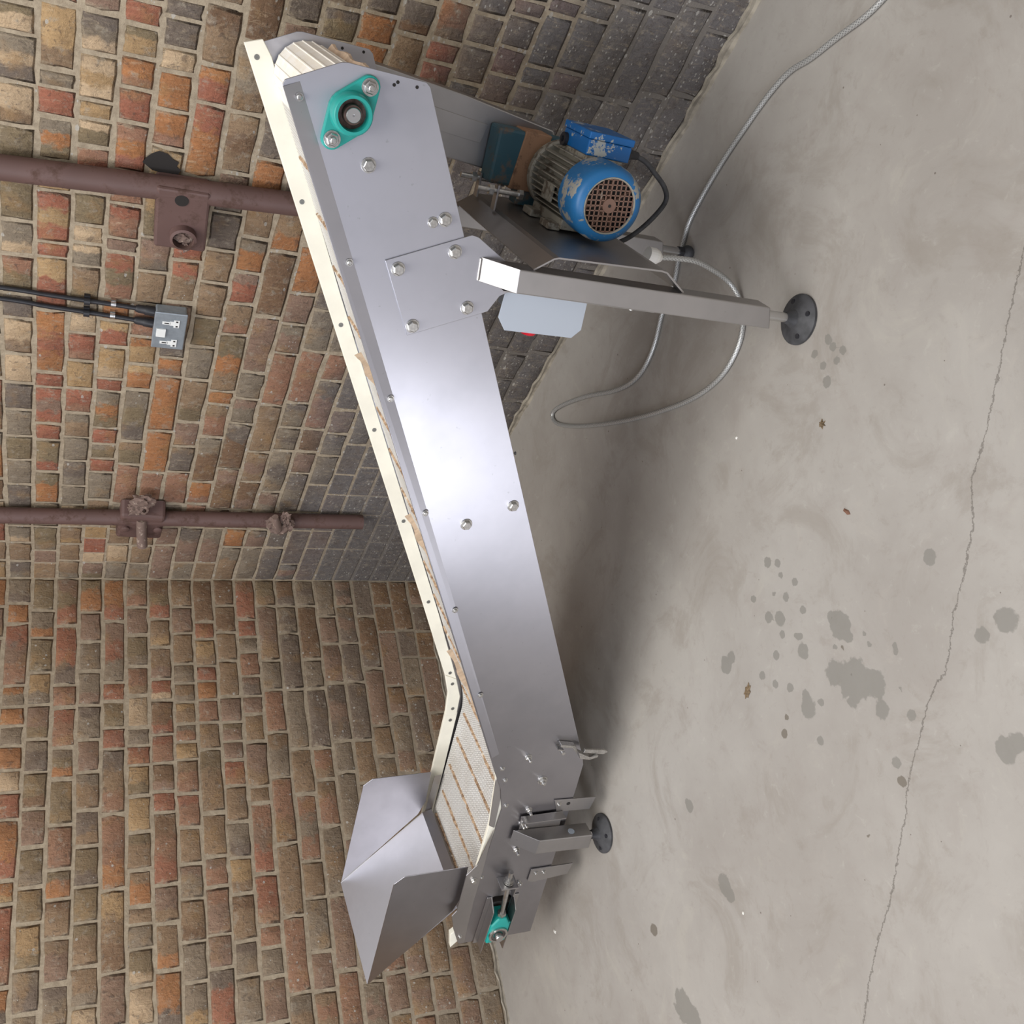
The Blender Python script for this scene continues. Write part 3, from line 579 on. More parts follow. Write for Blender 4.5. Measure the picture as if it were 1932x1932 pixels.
    (1, 18, [115, 9, 9, 9, 160, 10, 10, 10, 115, 10, 10, 10, 225, 10, 10, 10, 160, 10, 10, 10, 160, 9, 10, 10, 115, 10, 10, 10, 160, 10, 10, 10, 115, 9, 9, 9, 160, 10, 10, 10, 115, 10, 10, 10, 160, 10, 10, 10, 225, 10, 10, 10, 225, 10, 9, 10, 225, 9, 9, 9, 225, 10, 10, 10, 115, 10, 9, 10, 225, 10, 9, 10, 225, 10, 10, 10, 225, 9, 10, 9, 225, 10, 10, 10, 160, 10, 10, 10, 225, 10, 10, 10, 115, 10, 10, 10, 125, 10, 10, 10]),
    (1, 19, [115, 10, 10, 10, 115, 9, 9, 10, 160, 10, 10, 10, 225, 10, 10, 10, 225, 9, 9, 9, 115, 10, 10, 10, 160, 10, 10, 10, 225, 10, 10, 9, 115, 10, 10, 10, 115, 10, 10, 10, 115, 10, 10, 10, 160, 10, 10, 10, 225, 9, 9, 9, 160, 9, 9, 9, 160, 10, 10, 10, 225, 10, 10, 10, 160, 9, 10, 10, 160, 10, 10, 10, 160, 9, 9, 9, 225, 9, 9, 10, 115, 10, 10, 10, 225, 10, 10, 10, 115, 10, 10, 10, 225, 10, 10, 10, 225, 10, 10, 10, 75, 10, 10, 10]),
    (0, -14, [115, 5, 5, 4, 115, 11, 11, 3, 115, 5, 5, 5, 225, 4, 4, 11, 225, 4, 4, 5, 225, 2, 2, 2, 225, 2, 2, 2, 160, 7, 7, 7, 115, 7, 7, 11, 115, 3, 3, 11, 160, 7, 6, 6, 225, 11, 11, 11, 115, 7, 9, 7, 225, 9, 9, 9, 225, 6, 6, 8, 225, 3, 3, 3, 115, 5, 7, 5, 225, 11, 11, 11, 115, 11, 11, 11, 225, 6, 6, 6, 110, 6, 6, 6]),
    (0, -13, [115, 9, 9, 9, 115, 5, 5, 5, 225, 9, 9, 11, 115, 2, 2, 2, 115, 5, 5, 7, 115, 7, 7, 11, 160, 7, 7, 7, 225, 9, 2, 9, 225, 11, 11, 11, 115, 2, 2, 2, 160, 11, 5, 5, 160, 11, 11, 11, 115, 7, 7, 6, 225, 2, 2, 6, 225, 7, 7, 7, 115, 5, 5, 8, 160, 9, 8, 9, 225, 5, 5, 9, 115, 4, 4, 4, 115, 9, 9, 9, 115, 3, 3, 11, 160, 11, 11, 11, 185, 5, 5, 5]),
    (0, -12, [115, 2, 3, 2, 225, 2, 2, 8, 115, 6, 6, 9, 225, 2, 4, 2, 160, 11, 2, 11, 225, 11, 2, 11, 160, 8, 8, 8, 225, 4, 4, 4, 115, 5, 5, 2, 225, 9, 9, 9, 225, 4, 4, 9, 225, 11, 11, 11, 115, 2, 5, 2, 160, 8, 8, 8, 115, 3, 3, 5, 115, 2, 2, 2, 160, 7, 7, 7, 160, 2, 2, 2, 225, 11, 11, 11, 160, 4, 4, 4, 150, 3, 3, 3]),
    (0, -11, [115, 5, 5, 3, 115, 7, 7, 7, 225, 6, 2, 6, 115, 2, 2, 8, 225, 7, 7, 7, 160, 3, 4, 4, 160, 6, 4, 4, 115, 7, 7, 5, 225, 4, 4, 5, 225, 4, 4, 3, 115, 8, 7, 8, 115, 3, 3, 3, 225, 6, 6, 6, 160, 8, 4, 4, 225, 9, 9, 9, 225, 5, 5, 4, 225, 6, 6, 3, 225, 8, 8, 8, 225, 4, 8, 4, 180, 4, 7, 4]),
    (0, -10, [115, 9, 9, 9, 225, 2, 2, 2, 115, 8, 8, 2, 160, 3, 3, 3, 160, 8, 8, 8, 225, 7, 7, 7, 225, 9, 9, 4, 115, 7, 4, 7, 160, 2, 2, 2, 160, 9, 9, 9, 225, 9, 9, 9, 160, 8, 8, 8, 225, 11, 11, 11, 160, 8, 8, 8, 115, 7, 8, 7, 225, 8, 8, 8, 115, 6, 6, 11, 160, 5, 5, 5, 160, 11, 7, 7, 160, 4, 11, 11, 235, 7, 7, 7]),
    (0, -9, [115, 2, 6, 2, 115, 7, 7, 7, 160, 5, 9, 9, 115, 6, 6, 6, 225, 7, 3, 7, 225, 6, 2, 6, 115, 4, 4, 4, 115, 4, 4, 4, 160, 7, 8, 8, 115, 3, 3, 3, 115, 2, 2, 2, 115, 2, 2, 9, 225, 9, 9, 9, 225, 11, 2, 11, 115, 3, 7, 3, 225, 5, 5, 4, 225, 4, 9, 4, 225, 4, 4, 4, 115, 4, 4, 7, 115, 3, 3, 3, 225, 7, 7, 3, 215, 11, 11, 11]),
    (0, -8, [115, 6, 6, 6, 225, 6, 6, 6, 160, 5, 5, 5, 115, 2, 2, 2, 225, 3, 3, 3, 160, 7, 7, 7, 115, 11, 11, 2, 115, 4, 4, 4, 160, 9, 9, 9, 115, 2, 2, 2, 115, 3, 3, 3, 160, 2, 8, 2, 160, 7, 8, 8, 115, 8, 8, 8, 225, 7, 7, 7, 115, 2, 2, 2, 225, 9, 9, 9, 225, 8, 8, 11, 115, 11, 11, 11, 115, 11, 8, 11, 115, 4, 4, 4, 115, 11, 11, 11, 115, 6, 6, 6, 115, 2, 2, 11, 65, 6, 11, 6]),
    (0, -7, [115, 8, 8, 8, 160, 3, 2, 2, 225, 6, 6, 6, 115, 4, 4, 2, 225, 3, 3, 8, 160, 8, 8, 8, 115, 5, 5, 5, 225, 11, 11, 7, 160, 8, 8, 8, 115, 9, 9, 9, 225, 7, 7, 2, 225, 9, 9, 3, 160, 7, 4, 4, 160, 9, 9, 9, 225, 7, 7, 8, 225, 9, 8, 9, 225, 5, 5, 9, 225, 11, 11, 11, 115, 2, 2, 3, 115, 5, 5, 8, 85, 9, 9, 9]),
    (0, -6, [225, 2, 8, 2, 160, 3, 3, 3, 160, 3, 9, 9, 115, 7, 8, 7, 115, 2, 2, 2, 115, 2, 2, 2, 115, 11, 11, 3, 225, 7, 7, 8, 115, 7, 7, 4, 115, 3, 5, 3, 160, 7, 7, 7, 225, 11, 11, 4, 225, 6, 6, 6, 115, 5, 5, 11, 225, 4, 11, 4, 115, 6, 6, 8, 225, 7, 7, 7, 225, 8, 8, 6, 115, 6, 11, 6, 225, 9, 9, 6, 160, 6, 6, 6, 125, 4, 3, 4]),
    (0, -5, [115, 4, 4, 7, 225, 7, 6, 7, 160, 9, 11, 9, 160, 9, 8, 9, 225, 2, 2, 2, 225, 9, 9, 9, 160, 3, 8, 8, 115, 9, 9, 9, 225, 8, 8, 5, 160, 2, 3, 3, 160, 6, 8, 6, 115, 2, 2, 2, 115, 3, 3, 5, 225, 7, 7, 7, 115, 7, 7, 7, 225, 9, 9, 4, 115, 7, 5, 7, 225, 8, 8, 7, 225, 3, 3, 4, 160, 8, 8, 8, 150, 11, 11, 11]),
    (0, -4, [225, 4, 9, 4, 160, 3, 3, 3, 115, 8, 8, 8, 225, 3, 3, 3, 115, 5, 5, 8, 160, 7, 7, 7, 225, 6, 6, 6, 115, 8, 2, 8, 160, 5, 4, 5, 115, 4, 4, 11, 225, 7, 7, 7, 225, 5, 5, 7, 225, 5, 6, 5, 115, 8, 8, 8, 115, 5, 5, 5, 160, 9, 9, 9, 115, 4, 4, 4, 115, 7, 7, 7, 160, 5, 3, 5, 160, 6, 6, 6, 225, 11, 6, 11, 145, 6, 6, 5]),
    (0, -3, [115, 8, 9, 8, 160, 9, 9, 9, 225, 5, 9, 5, 115, 2, 2, 8, 115, 5, 5, 11, 160, 4, 4, 4, 160, 9, 9, 9, 160, 4, 5, 5, 115, 3, 3, 3, 160, 6, 3, 6, 225, 6, 6, 6, 115, 2, 2, 8, 115, 8, 8, 9, 225, 5, 5, 5, 160, 6, 6, 6, 225, 3, 7, 3, 225, 9, 9, 9, 160, 8, 4, 8, 115, 6, 3, 6, 115, 2, 3, 2, 115, 3, 3, 3, 225, 8, 8, 8, 95, 6, 6, 6]),
    (0, -2, [115, 8, 8, 9, 115, 6, 11, 6, 225, 7, 7, 7, 225, 4, 4, 9, 225, 8, 8, 8, 115, 4, 4, 4, 115, 3, 3, 3, 115, 8, 8, 8, 225, 4, 7, 4, 225, 4, 4, 4, 160, 2, 7, 7, 115, 11, 4, 11, 225, 4, 4, 4, 225, 8, 8, 8, 115, 2, 2, 9, 160, 6, 6, 6, 225, 2, 2, 3, 225, 7, 7, 7, 115, 11, 2, 11, 225, 7, 7, 7, 110, 9, 9, 9]),
    (0, -1, [115, 3, 3, 3, 115, 6, 6, 7, 225, 6, 6, 7, 225, 3, 3, 4, 160, 6, 6, 6, 160, 4, 11, 11, 160, 4, 4, 4, 160, 11, 11, 11, 225, 9, 9, 3, 225, 8, 8, 8, 225, 8, 8, 3, 225, 9, 9, 9, 115, 5, 5, 3, 225, 9, 9, 9, 115, 8, 8, 8, 115, 11, 11, 3, 225, 3, 4, 3, 225, 6, 6, 6, 115, 11, 11, 11, 115, 7, 7, 4, 130, 9, 11, 9]),
    (0, 0, [101, 9, 9, 10, 78, 3, 3, 3, 226, 4, 6, 5, 76, 3, 9, 9, 63, 3, 3, 3, 68, 9, 9, 9, 78, 3, 3, 3, 71, 1, 1, 1, 83, 4, 4, 4, 182, 3, 3, 4, 65, 3, 3, 2, 223, 4, 4, 5, 97, 3, 3, 10, 225, 5, 5, 4, 115, 2, 2, 8, 225, 4, 3, 4, 115, 6, 6, 7, 225, 4, 4, 8, 225, 9, 9, 9, 160, 6, 6, 6, 115, 4, 4, 2, 160, 11, 11, 11, 115, 8, 7, 8, 225, 4, 4, 4, 142, 8, 4, 4, 142, 2, 2, 2]),
    (0, 1, [129, 8, 8, 8, 105, 9, 9, 3, 126, 8, 8, 8, 117, 2, 2, 9, 117, 6, 6, 8, 108, 9, 10, 10, 115, 8, 8, 11, 117, 6, 6, 6, 117, 8, 8, 9, 102, 8, 8, 8, 123, 2, 2, 8, 114, 9, 10, 10, 83, 9, 9, 9, 225, 8, 8, 8, 225, 4, 4, 9, 115, 6, 6, 6, 115, 5, 5, 5, 225, 9, 9, 9, 225, 3, 3, 2, 225, 5, 5, 3, 225, 5, 5, 5, 115, 11, 11, 11, 115, 2, 2, 2, 225, 5, 5, 11, 92, 7, 5, 5]),
    (0, 2, [186, 6, 8, 4, 225, 4, 4, 10, 75, 5, 5, 5, 140, 4, 5, 5, 103, 9, 8, 3, 147, 8, 8, 8, 131, 5, 5, 5, 88, 8, 3, 3, 106, 11, 7, 7, 124, 7, 6, 6, 110, 10, 9, 9, 225, 11, 11, 11, 160, 8, 7, 7, 115, 4, 4, 4, 225, 11, 7, 11, 160, 8, 9, 8, 115, 2, 2, 2, 225, 5, 2, 5, 225, 6, 5, 6, 160, 2, 2, 2, 160, 6, 3, 3, 115, 2, 2, 3, 140, 5, 8, 8, 140, 9, 9, 9]),
    (0, 3, [138, 8, 3, 3, 112, 6, 6, 6, 113, 9, 9, 9, 121, 9, 9, 6, 120, 10, 9, 9, 110, 6, 6, 6, 120, 9, 7, 7, 113, 10, 10, 7, 119, 8, 8, 10, 102, 8, 8, 8, 120, 8, 7, 7, 107, 7, 7, 9, 68, 1, 1, 1, 225, 4, 4, 8, 225, 7, 7, 7, 160, 5, 9, 9, 160, 9, 11, 11, 225, 5, 5, 5, 160, 11, 11, 11, 160, 2, 5, 5, 115, 2, 3, 2, 225, 4, 4, 4, 225, 5, 5, 5, 258, 6, 6, 6]),
    (0, 4, [174, 3, 3, 4, 232, 6, 4, 9, 67, 4, 4, 4, 95, 8, 8, 8, 72, 4, 4, 4, 214, 10, 7, 5, 231, 5, 5, 3, 231, 2, 7, 11, 145, 6, 6, 6, 225, 3, 3, 3, 225, 7, 8, 7, 160, 2, 2, 2, 225, 5, 5, 5, 160, 5, 2, 2, 225, 2, 11, 2, 225, 4, 4, 4, 225, 2, 2, 2, 115, 8, 8, 8, 115, 8, 8, 8, 115, 9, 9, 9, 125, 8, 8, 6]),
    (0, 5, [117, 7, 7, 5, 112, 6, 6, 6, 121, 8, 8, 9, 107, 5, 5, 7, 115, 1, 1, 1, 62, 9, 9, 9, 66, 4, 4, 4, 101, 2, 2, 8, 116, 2, 2, 2, 116, 8, 7, 7, 110, 7, 3, 3, 50, 7, 7, 7, 68, 9, 9, 9, 101, 8, 8, 1, 109, 1, 1, 1, 160, 5, 2, 5, 160, 8, 8, 8, 225, 2, 7, 2, 160, 8, 8, 8, 160, 7, 3, 3, 225, 6, 4, 6, 115, 6, 6, 11, 160, 11, 11, 11, 115, 11, 3, 11, 225, 2, 2, 5, 115, 6, 6, 6, 225, 3, 3, 3, 83, 6, 6, 11]),
    (0, 6, [167, 11, 8, 4, 109, 7, 7, 2, 123, 7, 7, 6, 79, 4, 4, 1, 121, 11, 11, 4, 100, 4, 5, 5, 95, 11, 11, 6, 67, 4, 4, 4, 227, 11, 5, 4, 109, 6, 6, 7, 137, 7, 7, 3, 163, 3, 3, 10, 115, 11, 9, 11, 115, 9, 9, 11, 115, 7, 7, 9, 225, 3, 3, 3, 160, 5, 5, 5, 115, 6, 6, 6, 225, 5, 5, 7, 115, 7, 7, 7, 225, 8, 8, 8, 225, 9, 9, 9, 115, 9, 8, 9, 225, 11, 11, 11, 129, 6, 5, 6]),
    (0, 7, [118, 11, 7, 7, 106, 6, 6, 6, 121, 7, 7, 7, 73, 9, 9, 9, 69, 7, 7, 9, 80, 2, 7, 7, 64, 9, 5, 5, 61, 2, 2, 2, 114, 7, 5, 5, 110, 4, 5, 5, 117, 7, 7, 7, 104, 6, 9, 9, 125, 7, 7, 11, 110, 9, 9, 9, 127, 9, 9, 2, 115, 11, 11, 11, 225, 7, 7, 7, 115, 6, 6, 6, 225, 7, 7, 7, 160, 7, 7, 7, 115, 6, 6, 9, 115, 6, 6, 8, 115, 7, 7, 6, 225, 7, 5, 7, 225, 7, 5, 7, 115, 8, 7, 8, 115, 6, 6, 7, 115, 7, 7, 7, 123, 7, 7, 9]),
    (0, 8, [180, 11, 11, 11, 69, 4, 4, 4, 105, 2, 2, 7, 58, 4, 4, 4, 70, 3, 3, 3, 83, 5, 5, 5, 96, 7, 7, 7, 216, 8, 7, 7, 140, 7, 7, 7, 94, 6, 5, 5, 140, 5, 6, 6, 97, 6, 6, 6, 160, 10, 4, 4, 225, 11, 11, 11, 115, 7, 8, 7, 160, 7, 7, 7, 115, 6, 6, 6, 225, 5, 5, 7, 115, 7, 7, 6, 160, 11, 11, 11, 160, 6, 7, 6, 225, 8, 8, 7, 225, 5, 5, 5, 160, 6, 7, 7, 206, 8, 11, 8]),
    (0, 9, [112, 11, 11, 11, 110, 7, 11, 11, 112, 7, 7, 7, 142, 7, 7, 7, 92, 6, 6, 6, 70, 8, 6, 6, 65, 6, 6, 6, 91, 4, 4, 5, 119, 7, 7, 7, 115, 9, 9, 10, 113, 2, 2, 7, 138, 11, 7, 7, 100, 10, 9, 9, 130, 9, 9, 9, 115, 7, 7, 6, 115, 7, 7, 7, 115, 7, 7, 11, 115, 7, 7, 7, 225, 7, 8, 7, 225, 6, 6, 11, 115, 6, 9, 6, 225, 6, 8, 6, 160, 8, 8, 8, 115, 6, 6, 11, 225, 9, 9, 7, 225, 9, 11, 9, 115, 8, 8, 8]),
    (0, 10, [170, 5, 4, 4, 73, 4, 4, 4, 61, 9, 9, 9, 95, 5, 5, 5, 76, 6, 10, 10, 67, 6, 6, 6, 102, 7, 7, 7, 157, 6, 6, 7, 55, 7, 7, 7, 232, 5, 6, 4, 155, 4, 4, 5, 66, 5, 5, 5, 83, 9, 9, 9, 129, 6, 6, 6, 225, 6, 6, 7, 115, 7, 7, 11, 225, 7, 7, 7, 115, 7, 7, 7, 160, 7, 7, 7, 115, 11, 7, 11, 160, 9, 7, 9, 115, 7, 11, 7, 225, 9, 9, 9, 225, 6, 6, 6, 225, 9, 7, 9, 173, 8, 8, 9]),
    (0, 11, [115, 8, 8, 7, 225, 6, 6, 7, 115, 9, 9, 9, 160, 5, 5, 5, 160, 7, 9, 9, 225, 5, 5, 11, 225, 7, 7, 7, 225, 5, 5, 5, 160, 9, 7, 9, 160, 8, 5, 5, 115, 9, 9, 9, 115, 7, 7, 8, 225, 9, 9, 8, 225, 7, 7, 7, 225, 8, 8, 8, 225, 9, 9, 5, 225, 11, 11, 11, 160, 6, 7, 7, 225, 7, 7, 7, 90, 9, 6, 6]),
    (0, 12, [115, 11, 11, 10, 115, 9, 10, 9, 225, 10, 10, 10, 225, 9, 9, 9, 160, 7, 7, 7, 225, 5, 9, 5, 115, 7, 7, 7, 160, 9, 9, 9, 115, 6, 6, 6, 115, 7, 5, 7, 115, 7, 7, 6, 225, 9, 9, 9, 225, 7, 9, 7, 115, 7, 7, 9, 115, 9, 9, 9, 115, 7, 7, 7, 225, 9, 9, 9, 160, 6, 9, 9, 225, 7, 7, 7, 115, 7, 7, 7, 160, 9, 9, 9, 160, 9, 9, 9, 75, 7, 7, 9]),
    (0, 13, [115, 9, 10, 9, 225, 11, 11, 11, 115, 9, 9, 9, 225, 10, 10, 10, 115, 5, 5, 7, 160, 7, 5, 5, 225, 9, 7, 9, 225, 6, 6, 6, 225, 5, 5, 6, 160, 7, 7, 7, 225, 5, 5, 5, 225, 9, 9, 7, 115, 6, 7, 6, 225, 7, 7, 7, 225, 7, 7, 7, 160, 9, 9, 9, 115, 9, 9, 9, 225, 9, 9, 9, 115, 7, 7, 7, 115, 9, 9, 9, 65, 6, 6, 6]),
    (0, 14, [160, 9, 9, 9, 115, 6, 6, 6, 160, 6, 6, 6, 225, 10, 6, 10, 115, 9, 9, 9, 225, 9, 9, 9, 225, 6, 9, 6, 225, 9, 9, 9, 160, 9, 6, 9, 225, 7, 7, 7, 115, 7, 7, 6, 115, 9, 9, 9, 115, 6, 6, 6, 225, 6, 9, 6, 160, 7, 7, 7, 160, 6, 9, 9, 225, 6, 6, 6, 225, 7, 7, 7, 225, 7, 7, 7, 115, 5, 9, 5, 85, 7, 7, 7]),
    (0, 15, [115, 6, 10, 6, 160, 10, 6, 10, 160, 10, 10, 10, 225, 10, 10, 10, 160, 7, 7, 7, 115, 9, 9, 9, 115, 6, 7, 6, 160, 6, 6, 6, 225, 9, 9, 5, 115, 6, 6, 6, 225, 7, 7, 9, 160, 5, 5, 5, 225, 6, 6, 6, 225, 7, 7, 7, 115, 9, 9, 7, 225, 5, 5, 5, 115, 7, 7, 7, 115, 9, 6, 9, 225, 9, 9, 9, 115, 7, 7, 7, 115, 7, 7, 7, 115, 9, 9, 9, 75, 9, 9, 6]),
    (0, 16, [160, 10, 11, 11, 225, 11, 11, 10, 225, 6, 6, 6, 115, 7, 7, 7, 115, 9, 9, 9, 225, 7, 7, 7, 115, 9, 9, 9, 115, 9, 9, 6, 160, 6, 7, 6, 115, 7, 6, 7, 115, 5, 5, 5, 225, 5, 5, 5, 225, 5, 5, 9, 115, 6, 6, 9, 115, 9, 9, 9, 225, 7, 7, 6, 160, 7, 6, 6, 160, 9, 9, 9, 160, 9, 9, 9, 115, 9, 9, 5, 160, 9, 9, 9, 115, 7, 7, 7, 140, 7, 9, 7]),
    (0, 17, [115, 11, 11, 11, 115, 11, 11, 10, 225, 6, 6, 9, 115, 11, 11, 6, 225, 9, 9, 6, 115, 9, 9, 9, 115, 9, 9, 9, 160, 7, 7, 7, 115, 7, 7, 9, 160, 7, 7, 7, 115, 7, 7, 6, 160, 9, 9, 9, 115, 9, 9, 9, 225, 7, 7, 7, 225, 7, 7, 7, 115, 9, 9, 9, 225, 6, 6, 5, 225, 9, 9, 5, 160, 9, 9, 9, 225, 9, 9, 9, 115, 7, 7, 7, 115, 6, 6, 9, 120, 7, 7, 7]),
    (0, 18, [225, 11, 11, 11, 115, 10, 10, 10, 160, 9, 9, 9, 225, 10, 10, 10, 160, 9, 5, 5, 115, 6, 6, 6, 160, 9, 6, 6, 225, 7, 7, 9, 160, 6, 6, 6, 225, 6, 6, 7, 225, 5, 5, 9, 225, 5, 5, 5, 225, 7, 7, 7, 115, 5, 5, 5, 160, 5, 7, 7, 225, 5, 5, 7, 115, 7, 7, 5, 115, 6, 6, 9, 225, 9, 9, 9, 200, 5, 7, 7]),
    (0, 19, [115, 11, 11, 6, 115, 10, 10, 10, 115, 11, 11, 6, 225, 6, 6, 10, 115, 11, 11, 9, 115, 6, 6, 9, 115, 5, 5, 9, 115, 7, 7, 7, 225, 5, 5, 5, 115, 7, 7, 7, 160, 9, 9, 9, 225, 9, 9, 9, 115, 7, 7, 7, 160, 6, 7, 6, 160, 9, 7, 7, 160, 7, 7, 7, 160, 7, 7, 7, 160, 5, 5, 5, 115, 9, 9, 9, 115, 5, 5, 5, 160, 5, 9, 9, 115, 9, 9, 9, 115, 9, 9, 9, 225, 6, 6, 7, 85, 9, 9, 7]),
]
COURSE = 0.075; Z_TOP = 1.43509; JOINT = 0.0085

def brick_mesh(name, hw, mat, seed):
    """one worn brick of unit width and height; x,z in [-.5,.5], y out of the wall"""
    rnd = random.Random(seed)
    cx = 0.003/hw; cz = 0.003/0.032
    ring = [(-.5, -.5), (-.17, -.5), (.17, -.5), (.5, -.5), (.5, 0), (.5, .5), (.17, .5), (-.17, .5), (-.5, .5), (-.5, 0)]
    vs = []
    j = lambda a: rnd.uniform(-a, a)
    out = [(x+j(.018) if abs(x) == .5 else x, z+j(.035) if abs(z) == .5 else z) for x, z in ring]
    for x, z in out: vs.append((x, 0.02, z))
    for x, z in out: vs.append((x, 0.0008+j(.0010), z))
    for x, z in out: vs.append((x*(1-2.2*cx), -0.0022+j(.0012), z*(1-1.6*cz)))
    vs.append((0.1, -0.0030, 0.02))
    n = len(ring); fs = []
    for r in range(2):
        for k in range(n):
            k2 = (k+1) % n
            fs.append((r*n+k, r*n+k2, (r+1)*n+k2, (r+1)*n+k))
    for k in range(n): fs.append((2*n+k, 2*n+(k+1) % n, 3*n))
    me = bpy.data.meshes.new(name); me.from_pydata(vs, [], fs); me.materials.append(mat)
    me.polygons.foreach_set('use_smooth', [True]*len(me.polygons))
    me.update()
    return me

def in_poly(x, y, P):
    c = False; n = len(P)
    for i in range(n):
        (x1, y1), (x2, y2) = P[i], P[(i+1) % n]
        if (y1 > y) != (y2 > y) and x < (x2-x1)*(y-y1)/(y2-y1)+x1: c = not c
    return c

def wall(side):
    name = 'wall_left' if side == 'L' else 'wall_right'
    L = 2.6 if side == 'L' else 4.3
    root = MB()
    if side == 'L': root.box(-L, 0.25, 0.0, 0.25, 0, 2.5)
    else: root.box(0.0, 0.25, -L, 0.0, 0, 2.5)
    w = root.build(name, M['mortar_'+side])
    w['kind'] = 'structure'
    w['label'] = ('brick wall left of the corner, behind the feed hopper' if side == 'L'
                  else 'brick wall right of the corner, with pipes and a power socket')
    mats = M['brick_'+side]
    kinds = {'h': [brick_mesh('brick', .05, mats, 10+i) for i in range(7)], 's': [brick_mesh('brick', .105, mats, 40+i) for i in range(7)]}
    rng = random.Random(3 if side == 'L' else 4)
    inst = []; field = []
    for which, c, vals in ROWS:
        if which != (0 if side == 'L' else 1): continue
        u = 0.0
        zc = Z_TOP-COURSE*(c-0.5)
        for i in range(0, len(vals), 4):
            wd = vals[i]/1000; code = vals[i+1:i+4]
            uc = u+wd/2; u += wd
            if u > L: continue
            seen = (0.0 < zc < 1.55) and ((side == 'L' and uc < 1.72) or (side == 'R' and uc < 2.5-0.0*zc))
            # behind the machine, as looked at across the room
            h = (uc, zc)
            if side == 'L' and in_poly(uc, zc, [(0.35, 0), (0.08, .2), (0.02, .30), (0.35, .26), (0.62, 0.02)]): seen = False
            if side == 'R':
                if zc < 0.30 and uc < 0.6: seen = False
                if in_poly(uc, zc, HIDE_R): seen = False
            rec = (uc, zc, wd-.008, code)
            (inst if seen else field).append(rec)
    # at most 300 single bricks a wall, the largest in view first
    inst.sort(key=lambda r: -r[0]*0.25+(-abs(r[1]-0.9))*0.1-r[2]*2.5)
    if len(inst) > 300:
        field += inst[300:]; inst = inst[:300]
    for uc, zc, wd, code in inst:
        a, b, c_ = code
        me = rng.choice(kinds['h' if wd < .15 else 's'])
        o = bpy.data.objects.new('brick', me)
        COL.objects.link(o); o.parent = w
        out = rng.uniform(-.0008, .0014)
        sz = (COURSE-JOINT)*rng.uniform(.96, 1.06)
        flip = rng.choice((0, 1))
        if side == 'L':
            o.location = (-uc, -out, zc); o.rotation_euler = (0, rng.uniform(-.006, .006), 0); o.scale = (-wd, 1, sz if flip else -sz)
        else:
            o.location = (-out, -uc, zc); o.rotation_euler = (0, 0, -PI/2); o.scale = (wd, 1, sz if flip else -sz)
        for k, t in zip('abc', (a, b, c_)):
            v = TONE[t]; f = rng.uniform(.88, 1.12)
            o['tone_'+k] = [v[0]*f, v[1]*f, v[2]*f]
    # the rest of the wall in one mesh
    vs = []; fs = []; cl = []
    for uc, zc, wd, code in field:
        hx = wd/2; hz = (COURSE-JOINT)/2; b = .003
        rr = [(-hx, -hz), (hx, -hz), (hx, hz), (-hx, hz)]
        o0 = len(vs); f = rng.uniform(.88, 1.12); v = TONE[code[0]]
        for d, k in ((-.004, 1), (-.0005, 1), (.0026, 0)):
            for x, z in rr:
                x2 = x if k else x*(1-2*b/wd); z2 = z if k else z*(1-b/hz)
                x2 += rng.uniform(-.001, .001); z2 += rng.uniform(-.001, .001)
                vs.append((-(uc+x2), -d, zc+z2) if side == 'L' else (-d, -(uc+x2), zc+z2))
                cl.append((v[0]*f, v[1]*f, v[2]*f, 1))
        for r in range(2):
            for k in range(4):
                q = (o0+r*4+k, o0+r*4+(k+1) % 4, o0+r*4+4+(k+1) % 4, o0+r*4+4+k)
                fs.append(q[::-1] if side == 'L' else q)
        q = (o0+8, o0+9, o0+10, o0+11)
        fs.append(q[::-1] if side == 'L' else q)
    me = bpy.data.meshes.new('brick_field'); me.from_pydata(vs, [], fs); me.materials.append(M['brickf_'+side])
    at = me.color_attributes.new('tone', 'FLOAT_COLOR', 'POINT'); at.data.foreach_set('color', np.array(cl, dtype=np.float32).ravel())
    o = bpy.data.objects.new('brick_field', me); COL.objects.link(o); o.parent = w; o['kind'] = 'stuff'
    return w
HIDE_R = [(-.1, .0), (.02, .55), (.5, .62), (.95, .48), (1.35, .58), (1.6, .7), (2.05, .93), (2.12, .7), (2.0, .45), (1.8, .38), (1.2, .46), (.65, .2), (.45, 0)]
bk = MB().box(-5.5, -5.3, -7.5, 1.5, 0, 3.4).build('added_back_wall', plain('added_dim_wall', srgb(74, 62, 56), 0.9, 0, .2, 3))  # unseen wall, added so the steel has something dim to reflect
bk['kind'] = 'structure'; bk['label'] = 'dark plain wall added out of view for the steel to reflect'
wall_left = wall('L')
wall_right = wall('R')

def fillet(name, side, length, hgt, dep, label):
    rnd = random.Random(7 if side == 'L' else 8)
    n = int(length/0.03); vs = []; fs = []
    for i in range(n+1):
        u = i*length/n; h = hgt*rnd.uniform(.55, 1.25); d = dep*rnd.uniform(.6, 1.3)
        for dd, z in ((0.001, h), (0.007+d*.25, h*.9), (d*.7, h*.4), (d, 0.0), (0, 0)):
            dd = -dd
            vs.append((-u, dd, z) if side == 'L' else (dd, -u, z))
    for i in range(n):
        for k in range(4):
            q = (i*5+k, i*5+k+1, i*5+6+k, i*5+5+k)
            fs.append(q if side == 'R' else q[::-1])
    me = bpy.data.meshes.new(name); me.from_pydata(vs, [], fs); me.materials.append(M['fillet'])
    o = bpy.data.objects.new(name, me); COL.objects.link(o); o['kind'] = 'structure'; o['label'] = label
fillet('trim_1', 'L', 2.6, .016, .009, 'crumbly cement fillet along the foot of the left wall')
fillet('trim_2', 'R', 4.3, .020, .011, 'crumbly cement fillet along the foot of the right wall')

